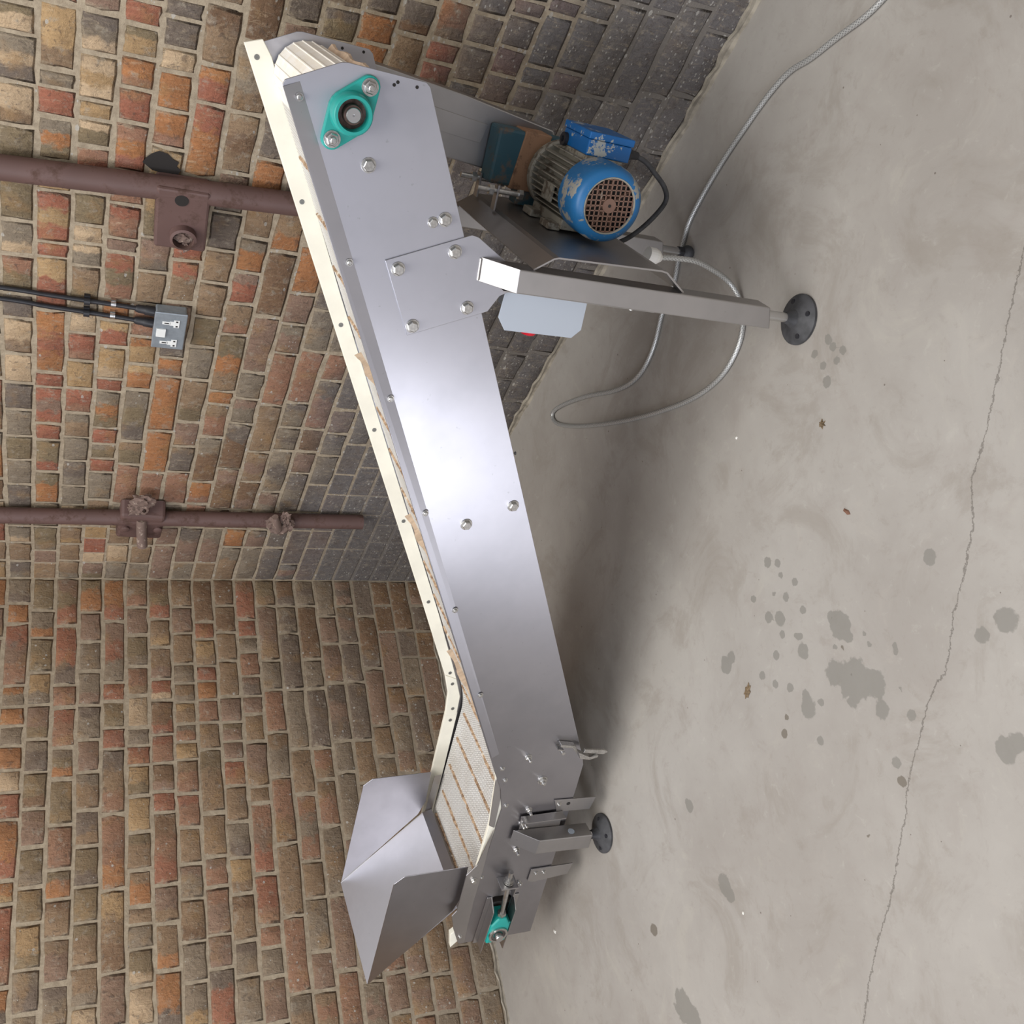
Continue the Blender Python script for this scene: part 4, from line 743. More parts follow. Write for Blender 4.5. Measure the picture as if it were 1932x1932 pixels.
# ---------------------------------------------------------------- the conveyor
F1 = (-0.704, -2.204, 0.0)
CV = thing('inclined_belt_conveyor', 'stainless steel inclined belt conveyor with white belt, feed hopper and blue motor', 'conveyor', F1, math.radians(-64.823))

def hex_bolt(r_w, r_h, h, stud=0.0, nut=False):
    m_ = MB()
    m_.lathe([(0, r_w), (0.0018, r_w), (0.002, r_w*.96)], (0, 0, 0), (0, -1, 0), 20)
    m_.lathe([(0.002, r_h*.98), (0.002+h*.8, r_h), (0.002+h, r_h*.85)], (0, 0, 0), (0, -1, 0), 6)
    if stud: m_.lathe([(0.002+h, r_h*.5), (0.002+h+stud, r_h*.5), (0.003+h+stud, r_h*.4)], (0, 0, 0), (0, -1, 0), 10)
    return m_.mesh('bolt', M['bolt'])
B_BIG = hex_bolt(.0125, .0098, .007)
B_MED = hex_bolt(.0095, .0075, .006)
B_STUD = hex_bolt(.0095, .0075, .006, .010)
B_NUT = hex_bolt(.0135, .0105, .007, .006)
mm = MB(); mm.lathe([(0, .0068), (.0015, .0066), (.0015, .0045), (.0045, .0042), (.0055, .003)], (0, 0, 0), (0, -1, 0), 14)
B_SMALL = mm.mesh('screw', M['bolt'], smooth=False)
mm = MB(); mm.lathe([(0, .0052), (.0008, .0050), (.0008, .002), (.0003, .0018)], (0, 0, 0), (0, -1, 0), 14)
B_CSK = mm.mesh('screw', plain('dull_countersunk_screw', srgb(120, 120, 116), 0.4, 0.6))

def rb(): return (0, random.uniform(0, 1), 0)

PANEL = [(.228, 1.079), (.236, 1.076), (.277, .996), (.279, .985), (.276, .858), (.270, .850), (.243, .837), (-1.200, .128), (-1.228, .117), (-1.330, .112), (-1.862, .095),
         (-1.866, .192), (-1.700, .196), (-1.692, .204), (-1.692, .250), (-1.700, .258), (-1.868, .262), (-1.870, .312), (-1.36, .313), (-1.29, .333), (-1.236, .361)]
sp = MB().prism(PANEL, .030, .033).build('side_panel', M['steel'], CV, .0008)
sp['label'] = 'near side panel of brushed stainless steel'
FAR = [q for i, q in enumerate(PANEL) if not 11 <= i <= 16]
sp2 = MB().prism(FAR, .427, .430).build('side_panel', M['steel'], CV, .0008)
# dark discs painted in for the shade of open holes in the panels
for t, pts in ((.0298, [(.262, .909), (.267, .904), (.266, .872), (-1.15, .205)]), (.4268, [(.267, .909), (.269, .868)])):
    for s, z in pts:
        MB().lathe([(0, .0028), (.0006, .0028)], (s, t+.0004, z), (0, -1, 0), 12).build('bolt_hole_disc', M['shadow_hole'], CV)
# rolled upper edge of the near panel, leaning out a little
mm = MB(); ed = [(.226, 1.078), (-1.180, .3850)]; wd_ = .027
dn = Vector((ed[1][0]-ed[0][0], ed[1][1]-ed[0][1])).normalized(); nn = Vector((-dn.y, dn.x))
if nn.y > 0: nn = -nn
a0, a1 = Vector(ed[0]), Vector(ed[1]); b0 = a0+nn*wd_+dn*.0; b1 = a1+nn*(wd_*.75)
mm.add([(a0.x, .0245, a0.y), (a1.x, .0270, a1.y), (b1.x, .0299, b1.y), (b0.x, .0299, b0.y), (a0.x, .0300, a0.y), (a1.x, .0300, a1.y)],
       [(0, 1, 2, 3), (0, 4, 5, 1), (0, 3, 4), (1, 5, 2)])
mm.build('rolled_edge', M['steel'], sp)
# lip plate behind the near panel at the bend
MB().prism([(-1.245, .345), (-1.262, .352), (-1.42, .331), (-1.43, .314), (-1.29, .325)], .0335, .0355).build('lip_plate', M['steel_plain'], CV, .0004)

# guide strips: far one in three pieces
g1 = MB().prism([(.240, 1.0885), (-.087, .931), (-.469, .745), (-.966, .503), (-1.236, .374), (-1.252, .336), (-1.035, .434), (-.208, .835), (.226, 1.037), (.252, 1.056)], .417, .427)
g1.build('guide_strip', M['plastic'], CV, .0012)
g2 = MB().prism([(-1.236, .374), (-1.30, .351), (-1.372, .343), (-1.381, .338), (-1.384, .313), (-1.376, .307), (-1.315, .311), (-1.252, .336)], .4155, .4255)
g2.build('guide_strip', M['plastic'], CV, .0018)
MB().prism([(-1.374, .342), (-1.555, .337), (-1.765, .331), (-1.815, .329), (-1.83, .296), (-1.81, .294), (-1.677, .297), (-1.374, .305)], .4175, .427).build('guide_strip', M['plastic'], CV, .0012)
# near one, flush with the panel edge
MB().prism([(.20, 1.060), (-1.236, .358), (-1.235, .318), (.20, 1.018)], .0345, .0445).build('guide_strip', M['plastic'], CV, .001)
MB().prism([(-1.232, .360), (-1.262, .350), (-1.42, .330), (-1.62, .327), (-1.62, .294), (-1.38, .296), (-1.300, .300), (-1.235, .318)], .036, .046).build('guide_strip', M['plastic'], CV, .001)
MB().prism([(-1.80, .318), (-1.83, .345), (-1.885, .333), (-1.85, .308)], .034, .050).build('guide_end', M['plastic'], CV, .001)
for s, z in ((.22, 1.063), (-.025, .945), (-.269, .826), (-.51, .708), (-.75, .59), (-.991, .474), (-1.23, .36), (-1.402, .321), (-1.628, .316)):
    put(B_CSK, 'screw', CV, (s, .4172, z), rb())
for s, z in ((-1.268, .345), (-1.358, .324)):
    put(B_CSK, 'screw', CV, (s, .4156, z), rb())
for s, z in ((.216, 1.060), (-.026, .941), (-.266, .823), (-.505, .705), (-.742, .588), (-.981, .471), (-1.220, .354), (-1.26, .336), (-1.349, .311), (-1.607, .316)):
    put(B_SMALL, 'screw', CV, (s, .0278 if s > -1.1 else .030, z-.008), rb())
for s, z in ((.135, .928), (.070, .782), (-.481, .510), (-.529, .603)):
    put(B_BIG, 'bolt', CV, (s, .030, z), rb())
put(B_MED, 'bolt', CV, (.062, .030, .802), rb())
for s, z in ((-1.188, .284), (-1.373, .232), (-1.517, .230), (-1.42, .24)):
    put(B_STUD, 'bolt', CV, (s, .030, z), rb())
put(B_NUT, 'bolt', CV, (-1.271, .030, .222), rb())

# ---- belt loop: flat feed section, incline, round the head drum and back underneath
SLb = .485
def belt_top(s):
    zl = .296; zi = .833+SLb*(s+.208)
    if s < -1.37: return zl
    if s < -1.25:
        k = (s+1.37)/.12; z1 = .833+SLb*(-1.25+.208)
        return zl+(z1-zl)*(k*k*(1.1)-.1*k*k*k)
    return zi
DR = Vector((.207, .970)); RD = .060
prof = []
for i in range(30): prof.append((-1.80+i*(.43/29), .296))
for i in range(1, 12): prof.append((-1.37+i*.01, belt_top(-1.37+i*.01)))
for i in range(0, 60): prof.append((-1.25+i*(1.43/59)*.999, belt_top(-1.25+i*(1.43/59)*.999)))
an0 = math.radians(116); 
prof = [q for q in prof if q[0] < .178]
head_i = len(prof)-1
nfac = 11
for k in range(0, nfac+1):
    an = an0-k*math.radians(185)/nfac
    prof.append((DR.x+RD*math.cos(an), DR.y+RD*math.sin(an)))
head_j = len(prof)-1
for s in (0.1, -.4, -.9, -1.20, -1.3): prof.append((s, belt_top(s)-.128 if s > -1.25 else .150))
prof += [(-1.80, .150)]
TL = Vector((-1.80, .223))
for k in range(1, 9):
    an = -PI/2-k*PI/9
    prof.append((TL.x+.073*math.cos(an), TL.y+.073*math.sin(an)))
def ribbon(pts, t0, t1, closed=False, th=.003):
    """strip of belt following pts, uv in metres"""
    nt = 1; vs = []; fs = []; uvs = []
    L = 0; Ls = [0]
    for i in range(1, len(pts)):
        L += (Vector(pts[i])-Vector(pts[i-1])).length; Ls.append(L)
    for i, q in enumerate(pts):
        a = Vector(pts[max(i-1, 0)]); b = Vector(pts[min(i+1, len(pts)-1)])
        d = (b-a).normalized(); nn = Vector((d.y, -d.x))*th
        vs += [(q[0], t0, q[1]), (q[0], t1, q[1]), (q[0]+nn.x, t0, q[1]+nn.y), (q[0]+nn.x, t1, q[1]+nn.y)]
    for i in range(len(pts)-1):
        a = i*4; b = a+4
        fs += [(a, b, b+1, a+1), (a+2, a+3, b+3, b+2), (a, a+2, b+2, b), (a+1, b+1, b+3, a+3)]
    fs += [(0, 1, 3, 2), (len(vs)-4, len(vs)-2, len(vs)-1, len(vs)-3)]
    me = bpy.data.meshes.new('belt'); me.from_pydata(vs, [], fs)
    uvl = me.uv_layers.new(name='UVMap')
    for lp in me.loops:
        i = lp.vertex_index; uvl.data[lp.index].uv = (Ls[i//4], t0 if i % 2 == 0 else t1)
    return me
T0, T1 = .0465, .4165
def ribobj(name, pts, mat, smooth, label=None):
    me = ribbon(pts, T0, T1); me.materials.append(mat)
    if smooth:
        me.polygons.foreach_set('use_smooth', [True]*len(me.polygons)); me.set_sharp_from_angle(angle=math.radians(35))
    o = bpy.data.objects.new(name, me); COL.objects.link(o); o.parent = CV
    if label: o['label'] = label
    return o
belt = ribobj('belt', prof[:head_i+1], M['belt'], True, 'dimpled white belt run')
belt_turn = ribobj('belt_turn', prof[head_i:head_j+1], M['belt_end'], False, 'smooth white belt turn round the head drum')
belt_back = ribobj('return_belt', prof[head_j:]+[prof[0]], M['belt_end'], True)
# ribs on the turn of the belt
for k in range(nfac+1):
    q = Vector(prof[head_i+1+k-0]) if head_i+1+k <= head_j else Vector(prof[head_j])
    d = (q-DR).normalized()
    c = q+d*.0008
    n_ = Vector((-d.y, d.x))*.0016
    poly = [tuple(q-n_*1.5-d*.001), tuple(q+n_*1.5-d*.001), tuple(q+n_*.6+d*.0013), tuple(q-n_*.6+d*.0013)]
    MB().prism(poly, T0+.004, T1-.004).build('belt_rib', M['belt_end'], belt_turn)
MB().cyl((DR.x, T0-.004, DR.y), (DR.x, T1+.004, DR.y), .055, 32).build('head_drum', M['dark_steel'], CV)
MB().cyl((TL.x, T0-.002, TL.y), (TL.x, T1+.002, TL.y), .068, 32).build('tail_drum', M['dark_steel'], CV)

def flight(s, tall, t0=.088, t1=.392, rnd=random.Random(2), turn=None):
    """a worn flight across the belt, ragged along its top"""
    if turn is None:
        z = belt_top(s); d = Vector((1, (belt_top(s+.01)-belt_top(s-.01))/.02)).normalized()
    else:
        an = turn; d = Vector((math.sin(an), -math.cos(an))); s = DR.x+(RD+.001)*math.cos(an); z = DR.y+(RD+.001)*math.sin(an)
    n_ = Vector((-d.y, d.x)); base = Vector((s, z))
    N = 44; vs = []; fs = []
    for i in range(N+1):
        t = t0+(t1-t0)*i/N
        h = .013+.003*math.sin(i*.31)+rnd.uniform(-.0006, .0006) if tall else .0045*rnd.uniform(.75, 1.15)+(.0015 if rnd.random() < .2 else 0)
        w = .0035 if tall else .0045*rnd.uniform(.7, 1.25)
        if not tall and .46 < i/N < .52: h = .0008
        wob = rnd.uniform(-.0008, .0008)
        for (a, b) in ((-w+wob, -.001), (-w*.8+wob, h*.8), (w*.5+wob, h), (w+wob, -.001)):
            q = base+d*a+n_*b
            vs.append((q.x, t, q.y))
    for i in range(N):
        for k in range(4):
            a = i*4+k; b = i*4+(k+1) % 4
            fs.append((a, b, b+4, a+4))
    fs.append((3, 2, 1, 0)); fs.append(tuple(N*4+k for k in range(4)))
    m_ = MB(); m_.add(vs, fs)
    o = m_.build('flight', M['flight_tall'] if tall else M['flight'], belt if turn is None else belt_turn)
    return o
flat = [-1.745, -1.652, -1.550, -1.448, -1.357]
for s in flat: flight(s, False)
s = -1.357; k = 1
TALL = [-1.12, -.71, -.315]
for i in range(15):
    s += .1015
    if s > .16: break
    tl = any(abs(s-q) < .051 for q in TALL)
    if tl: s2 = min(TALL, key=lambda q: abs(q-s)); flight(s2, True, .12, .38)
    else: flight(s, False)
flight(0, True, .10, .39, turn=math.radians(-28))

# ---- head bearing (both sides), shaft
def flange_poly(c, d, R, rl, L, n=10):
    """hull of a centre disc and two lobes"""
    ang = math.atan2(d[1], d[0]); pts = []
    for sgn in (1, -1):
        for i in range(-4, 5):
            a = ang+(0 if sgn > 0 else PI)+i*math.radians(17)
            pts.append((c[0]+sgn*math.cos(ang)*L+rl*math.cos(a), c[1]+sgn*math.sin(ang)*L+rl*math.sin(a)))
        for i in range(-2, 3):
            a = ang+(PI/2 if sgn > 0 else -PI/2)+i*math.radians(15)
            pts.append((c[0]+R*math.cos(a), c[1]+R*math.sin(a)))
    return pts
HC = (.209, .972); HD = Vector((-.088, .047)).normalized()
def head_bearing(side):
    y = .030 if side < 0 else .430
    def T(a): return y+side*a
    o = MB().prism(flange_poly(HC, HD, .036, .017, .049), T(0), T(.011)).build('flange_bearing', M['teal'], CV, .0025)
    MB().lathe([(.008, .034), (.022, .0325), (.030, .031), (.032, .029), (.032, .0245), (.020, .0235), (.014, .022)], (HC[0], y, HC[1]), (0, side, 0), 40, False).build('housing_ring', M['teal'], o, smooth=True)
    MB().lathe([(.016, .0235), (.016, .016), (.026, .0155), (.028, .0145), (.028, .0115)], (HC[0], y, HC[1]), (0, side, 0), 40, False).build('inner_race', M['rusty_ring'], o, smooth=True)
    MB().lathe([(-.03, .0115), (.031, .0115), (.032, .0108), (.032, .0018), (.029, .0012)], (HC[0], y, HC[1]), (0, side, 0), 32).build('shaft', M['shaft'], o)
    for sg in (-1, 1):
        b = HD*(.049*sg)
        q = put(B_NUT, 'bolt', o, (HC[0]+b.x, T(.011), HC[1]+b.y), (0, .4, 0) if side < 0 else (0, .4, PI))
    return o
hb = head_bearing(-1); hb['label'] = 'teal two-bolt flange bearing'
MB().cyl((.2225, .030, .9375), (.2225, .024, .9375), .003, 10).build('grease_nipple', M['bolt'], CV)

# ---- chain guard down to the gearbox on the far side
gp = [(.165, .985), (.255, .985), (.262, .970), (.252, .82), (.234, .647), (.204, .443), (.165, .42), (.092, .44), (.088, .50), (.096, .536), (.109, .66), (.135, .975)]
cg = MB().prism(gp, .4312, .505).build('chain_guard', M['steel_plain'], CV, .003)
cg['label'] = 'long grey steel chain guard'
MB().prism([(.150, .60), (.188, .59), (.205, .75), (.165, .76)], .4268, .4325).build('cover_plate', M['steel_plain'], cg, .0004)

# ---- rear legs with gusset plates, mitred top, stem and foot
def leg(t0, t1, near, zbot):
    y_in, y_out = (t1, t0) if near else (t0, t1)
    l = MB()
    s0, s1 = -.026, .017
    zt_in, zt_out = .697, .640
    zc = zbot+.0
    # box with slanted top
    A = [(s0, y_out, zc), (s1, y_out, zc+.016), (s1, y_in, zc+.016), (s0, y_in, zc), (s0, y_out, zt_out), (s1, y_out, zt_out+.004), (s1, y_in, zt_in+.004), (s0, y_in, zt_in)]
    fs = [(0, 3, 2, 1), (0, 1, 5, 4), (1, 2, 6, 5), (2, 3, 7, 6), (3, 0, 4, 7)]
    if not near: fs = [f[::-1] for f in fs]
    l.add(A, fs)
    o = l.build('leg', M['steel_plain'], CV, .0022)
    c = MB(); f = (4, 5, 6, 7) if near else (7, 6, 5, 4)
    e = .0012
    c.add([tuple(Vector(A[i])+Vector((0, 0, e))) for i in f]+[tuple(Vector(A[i])+Vector((0, 0, -.001))) for i in f],
          [(0, 1, 2, 3), (7, 6, 5, 4), (0, 4, 5, 1), (1, 5, 6, 2), (2, 6, 7, 3), (3, 7, 4, 0)])
    c.build('end_cap', M['steel_plain'], o, .0006, label='bright mitred end cap')
    # weld bead
    MB().tube([(s0+.002, y_in-.001 if near else y_in+.001, zt_in+.003), (s1-.002, y_in-.001 if near else y_in+.001, zt_in+.006)], .0022, 6).build('weld_bead', M['steel_plain'], o)
    return o
lg = leg(-.020, .0265, True, .083)
lf = leg(.4335, .478, False, .085)
GP = [(-.014, .873), (.052, .728), (.050, .715), (.012, .648), (-.030, .622), (-.048, .651), (-.079, .667), (-.086, .682), (-.142, .808)]
for y0, y1 in ((.0268, .0298), (.4302, .4332)):
    gpl = MB().prism(GP, y0, y1).build('gusset_plate', M['steel'], CV, .0007)
    for s, z in ((-.025, .848), (.019, .753), (-.077, .708), (-.123, .802)):
        put(B_BIG, 'bolt', gpl, (s, y0, z) if y0 < .1 else (s, y1, z), (0, random.random(), 0) if y0 < .1 else (0, random.random(), PI))

def foot(s, t, zlow, ztop, r, name='levelling_foot', tilt=(0, 0, 0)):
    o = MB().lathe([(0, r*.93), (.002, r), (.006, r), (.009, r*.93), (.016, r*.55), (.020, r*.36), (.030, r*.26), (.038, r*.22)], (s, t, zlow), (0, 0, 1), 40).build(name, M['rubber'], CV, smooth=True)
    for a in (0.7, 2.2+PI, 3.9):
        MB().cyl((s+r*.72*math.cos(a), t+r*.72*math.sin(a), zlow+.006), (s+r*.72*math.cos(a), t+r*.72*math.sin(a), zlow+.0148), r*.10, 12).build('recess_pin', M['black'], o)
    MB().cyl((s, t, zlow+.030), (s, t, ztop), .0098, 16).build('threaded_stem', M['shaft'], o)
    MB().lathe([(0, .0135), (.006, .0135)], (s, t, ztop-.006), (0, 0, 1), 6).build('lock_nut', M['bolt'], o)
    return o
foot(-.004, .002, 0, .098, .052)
# far rear foot: bare ball end with its disc missing
fo = MB().lathe([(0, .006), (.002, .012), (.008, .0175), (.016, .019), (.024, .016), (.028, .012)], (-.004, .456, 0), (0, 0, 1), 24).build('levelling_foot', M['rubber'], CV, smooth=True, label='bare ball foot of the far leg')
MB().lathe([(0, .014), (.012, .014)], (-.004, .456, .028), (0, 0, 1), 6).build('lock_nut', M['black'], fo)
MB().cyl((-.004, .456, .035), (-.004, .456, .10), .0098, 16).build('threaded_stem', M['shaft'], fo)

# ---- folded motor tray welded between the rear legs
tray = MB().strip([(.016, .614), (.0405, .580), (.043, .572), (.0495, .360), (.048, .348), (.016, .300)], -.010, .452, .0035).build('motor_tray', M['steel_plain'], CV, .0004)
tray['label'] = 'folded sheet tray carrying the motor'
for t, nm in ((.425, 'a'), (.315, 'b')):
    br = MB().box(.046, .096, t-.016, t+.004, .586, .590).build('adjuster_lug', M['steel_plain'], tray, .0006)
    cy = MB().cyl((.084, t-.006, .63), (.084, t-.006, .535), .0055, 12)
    cy.lathe([(0, .0105), (.010, .0105)], (.084, t-.006, .596), (0, 0, 1), 6)
    cy.lathe([(0, .0105), (.009, .0105)], (.084, t-.006, .532), (0, 0, 1), 6)
    cy.build('adjuster_bolt', M['bolt'], tray)

# ---- electric motor
AX = (.130, .444)
mot = MB().lathe([(.150, .057), (.335, .057)], (AX[0], 0, AX[1]), (0, 1, 0), 36).build('motor', M['cast_grey'], CV, label='finned electric motor with chipped blue cowl')
RF = .0705
for k in range(-5, 6):
    ds = k*.0118; hh = math.sqrt(RF*RF-ds*ds)
    for sg in (-1, 1):
        z0 = AX[1]+sg*.02; z1 = AX[1]+sg*hh
        MB().box(AX[0]+ds-.0011, AX[0]+ds+.0011, .168, .338, min(z0, z1), max(z0, z1)).build('cooling_fin', M['cast_grey'], mot, .0004)
for k in range(-3, 4):
    dz = k*.0118; hh = math.sqrt(RF*RF-dz*dz)
    MB().box(AX[0]-hh, AX[0]-.02, .168, .338, AX[1]+dz-.0011, AX[1]+dz+.0011).build('cooling_fin', M['cast_grey'], mot)
MB().lathe([(.332, .068), (.336, .0715), (.350, .0715), (.356, .066), (.362, .050)], (AX[0], 0, AX[1]), (0, 1, 0), 40).build('end_shield', M['cast_grey'], mot, smooth=True)
MB().lathe([(.182, .0712), (.150, .0720), (.122, .0720), (.108, .069), (.100, .061), (.0985, .0535), (.1005, .0525), (.108, .0525), (.125, .0680), (.180, .0698)], (AX[0], 0, AX[1]), (0, 1, 0), 56, False).build('fan_cowl', M['blue_grey'], mot, smooth=True)
MB().lathe([(.1025, .0528), (.1005, .0535), (.0985, .0528), (.0985, .0505), (.1025, .0500)], (AX[0], 0, AX[1]), (0, 1, 0), 48, False).build('grille_rim', M['cast_grey'], mot, smooth=True)
gr = MB(); R_ = .0515; ca, sa = math.cos(.12), math.sin(.12)
for k in range(-5, 6):
    d = k*.0096
    if abs(d) >= R_: continue
    h = math.sqrt(R_*R_-d*d)
    for vert in (0, 1):
        w = .0012
        if vert: pl = [(d-w, -h), (d+w, -h), (d+w, h), (d-w, h)]
        else: pl = [(-h, d-w), (h, d-w), (h, d+w), (-h, d+w)]
        pl = [(AX[0]+x*ca-z*sa, AX[1]+x*sa+z*ca) for x, z in pl]
        gr.prism(pl, .1008, .1024)
gr.lathe([(.1000, .0135), (.1030, .0135)], (AX[0], 0, AX[1]), (0, 1, 0), 24)
gr.build('fan_grille', M['grille'], mot)
MB().lathe([(.1150, .052), (.117, .052)], (AX[0], 0, AX[1]), (0, 1, 0), 32).build('cowl_shade_disc', M['shadow_hole'], mot)  # dark disc put in for the shade inside the cowl
fb = MB()
for k in range(7):
    a = k*2*PI/7
    d = Vector((math.cos(a), math.sin(a))); e = Vector((-d.y, d.x))*.0016
    c0 = Vector(AX)+d*.014; c1 = Vector(AX)+d*.047
    fb.prism([tuple(c0-e), tuple(c1-e), tuple(c1+e), tuple(c0+e)], .1075, .1150)
fb.lathe([(.106, .014), (.1150, .014)], (AX[0], 0, AX[1]), (0, 1, 0), 20)
fb.build('fan_blades', M['grille'], mot)
MB().lathe([(.0990, .003), (.1002, .003)], (AX[0], 0, AX[1]), (0, 1, 0), 12).build('grille_hole_shade', M['shadow_hole'], mot)  # dark dot painted for the shade of the hub hole
# foot pads on the tray side and the pad under the terminal box
ft = MB()
ft.box(.0505, .064, .190, .235, .372, .400); ft.box(.0505, .064, .190, .235, .488, .515)
ft.box(.0505, .064, .285, .330, .372, .400); ft.box(.0505, .064, .285, .330, .488, .515)
ft.box(.056, .075, .180, .335, .395, .493)
ft.build('motor_foot', M['cast_grey'], mot, .002)
MB().box(.176, .199, .190, .315, .392, .474).build('terminal_pad', M['cast_grey'], mot, .003)
MB().box(.199, .229, .192, .312, .380, .474).build('terminal_box', M['blue_box'], mot, .0025)
MB().box(.2295, .243, .190, .314, .378, .476).build('terminal_box_lid', M['blue_box'], mot, .002)
gl = MB(); gl.cyl((.213, .222, .380), (.213, .222, .366), .0125, 6); gl.cyl((.213, .222, .366), (.213, .222, .348), .0095, 16, .0075)
gl.build('cable_gland', M['black'], mot, smooth=False)
gl = MB(); gl.lathe([(0, .013), (.008, .013), (.008, .006), (.003, .006)], (.208, .295, .474), (0, 0, 1), 20, False); gl.build('gland_plug', M['black'], mot)
MB().box(.098, .130, .215, .262, .509, .513).build('nameplate', M['cast_grey'], mot)
# gearbox between motor and chain guard
gb = MB(); gb.box(.085, .196, .372, .4305, .386, .585)
gb.lathe([(.358, .060), (.380, .060)], (AX[0], 0, AX[1]), (0, 1, 0), 36)
gbo = gb.build('gearbox', M['gear'], CV, .006, label='gearbox in worn dark blue paint')
MB().prism([(.082, .478), (.199, .470), (.199, .528), (.082, .540)], .369, .4315).build('rust_band', M['rust_tan'], gbo, .002)
MB().box(.052, .084, .375, .415, .470, .515).build('gearbox_foot', M['gear'], gbo, .002)
# motor lead
path = smooth_path([(.213, .222, .352), (.205, .224, .325), (.190, .226, .300), (.163, .230, .262), (.135, .232, .250), (.090, .236, .272), (.052, .245, .300), (.030, .25, .33)], 8)
MB().tube(path, .0052, 10).build('motor_lead', M['rubber'], CV, smooth=True, label='black motor lead')

# ---- stop station behind the near leg
es = MB().prism([(-.022, .638), (-.090, .640), (-.113, .622), (-.112, .482), (-.094, .466), (-.022, .470)], .0345, .0375).build('guard_plate', plain('pale_grey_sheet', srgb(186, 194, 204), 0.4, 0.35), CV, .0006, label='pale grey guard plate of the stop button')
MB().box(-.084, -.030, .045, .115, .490, .615).build('stop_box', M['grey_plastic'], CV, .004)
eb = MB(); eb.lathe([(0, .011), (.012, .011), (.016, .019), (.036, .0195), (.044, .014)], (-.084, .080, .553), (-1, 0, 0), 24); eb.build('stop_button', M['red'], CV, smooth=True, label='red stop button')
MB().box(-.0305, -.0285, -.004, .034, .345, .66).build('mounting_bracket', M['steel_plain'], CV)
put(B_SMALL, 'screw', CV, (-.034, .0345, .560), rb()); put(B_SMALL, 'screw', CV, (-.0305, .010, .388), (0, 0, -PI/2))

# ---- feed hopper: two upright sides and a sloping end
zb = .338
SIDE = [(-1.583, .345), (-1.592, .520), (-1.616, .544), (-2.010, .544), (-1.750, .352), (-1.70, .338)]
hop = MB().prism(SIDE, .048, .050).build('hopper_side', M['steel'], CV, .0004)
MB().prism(SIDE, .400, .402).build('hopper_side', M['steel'], CV, .0004)
hh = MB().strip([(-2.010, .544), (-1.745, .338), (-1.735, .312)], .0502, .3998, .002)
hh.build('hopper_end', M['steel'], CV, .0003)
MB().tube([(-2.008, .3988, .5445), (-1.748, .3988, .342)], .0016, 6).build('weld_seam', M['steel_plain'], CV)
MB().prism([(-1.43, .318), (-1.555, .334), (-1.590, .356), (-1.726, .352), (-1.745, .362), (-1.80, .345), (-1.862, .318), (-1.862, .300), (-1.70, .310), (-1.60, .311)], .0265, .0295).build('hopper_flange', M['steel_plain'], CV, .0005)
put(B_MED, 'bolt', CV, (-1.612, .0265, .330), rb()); put(B_SMALL, 'screw', CV, (-1.835, .0265, .318), rb())
MB().prism([(-1.60, .330), (-1.862, .330), (-1.862, .310), (-1.60, .310)], .402, .404).build('hopper_flange', M['steel_plain'], CV)

# ---- take-up bearing at the tail
for z0, z1, zz in ((.256, .259, .272), (.190, .193, .176)):
    r_ = MB()
    r_.prism([(-1.690, min(z1, zz)), (-1.690, max(z1, zz)), (-1.872, max(z1, zz)), (-1.872, min(z1, zz))], .0265, .0295)
    lo, hi = (z0, z1)
    r_.add([(-1.690, .0295, lo), (-1.690, .0295, hi), (-1.715, -.004, hi), (-1.715, -.004, lo), (-1.872, .0295, lo), (-1.872, .0295, hi), (-1.872, -.004, hi), (-1.872, -.004, lo)],
           [(0, 1, 2, 3), (4, 7, 6, 5), (0, 4, 5, 1), (3, 2, 6, 7), (1, 5, 6, 2), (0, 3, 7, 4)])
    r_.build('guide_rail', M['steel_plain'], CV, .0008)
tb = MB()
tb.prism([(-1.742, .236), (-1.742, .212), (-1.770, .196), (-1.835, .196), (-1.838, .252), (-1.770, .253)], -.006, .040)
tu = tb.build('take_up_bearing', M['teal'], CV, .004, label='teal take-up bearing block')
MB().box(-1.834, -1.765, -.002, .026, .1935, .2555).build('slide_rib', M['teal'], tu, .002)
MB().lathe([(-.004, .027), (-.011, .027), (-.011, .021), (-.008, .0205)], (-1.803, 0, .2245), (0, 1, 0), 36, False).build('seal_ring', M['bolt'], tu, smooth=True)
MB().lathe([(-.006, .0215), (-.0085, .0215), (-.0085, .0135)], (-1.803, 0, .2245), (0, 1, 0), 36, False).build('bearing_race', M['dark_steel'], tu)
MB().lathe([(.05, .0112), (-.022, .0112), (-.024, .0100)], (-1.803, 0, .2245), (0, 1, 0), 28).build('shaft', M['shaft'], tu)
# adjusting screw
aj = MB().cyl((-1.742, .008, .224), (-1.575, .008, .238), .0068, 16)
aj.lathe([(0, .0125), (.011, .0125)], (-1.742, .008, .224), (1, 0, .08), 6)
aj.lathe([(0, .0125), (.010, .0125)], (-1.610, .008, .2350), (1, 0, .08), 6)
aj.lathe([(0, .0145), (.002, .0145)], (-1.613, .008, .2348), (1, 0, .08), 20)
aj.build('adjusting_screw', M['bolt'], CV)
ap = MB().box(-1.620, -1.6155, -.012, .030, .212, .262)
ap.prism([(-1.6155, .212), (-1.6155, .215), (-1.66, .215), (-1.66, .212)], -.004, .030)
ap.build('adjuster_plate', M['steel_plain'], CV, .0006)
put(B_SMALL, 'screw', CV, (-1.645, .030, .190), rb()); put(B_SMALL, 'screw', CV, (-1.654, .030, .182), rb())

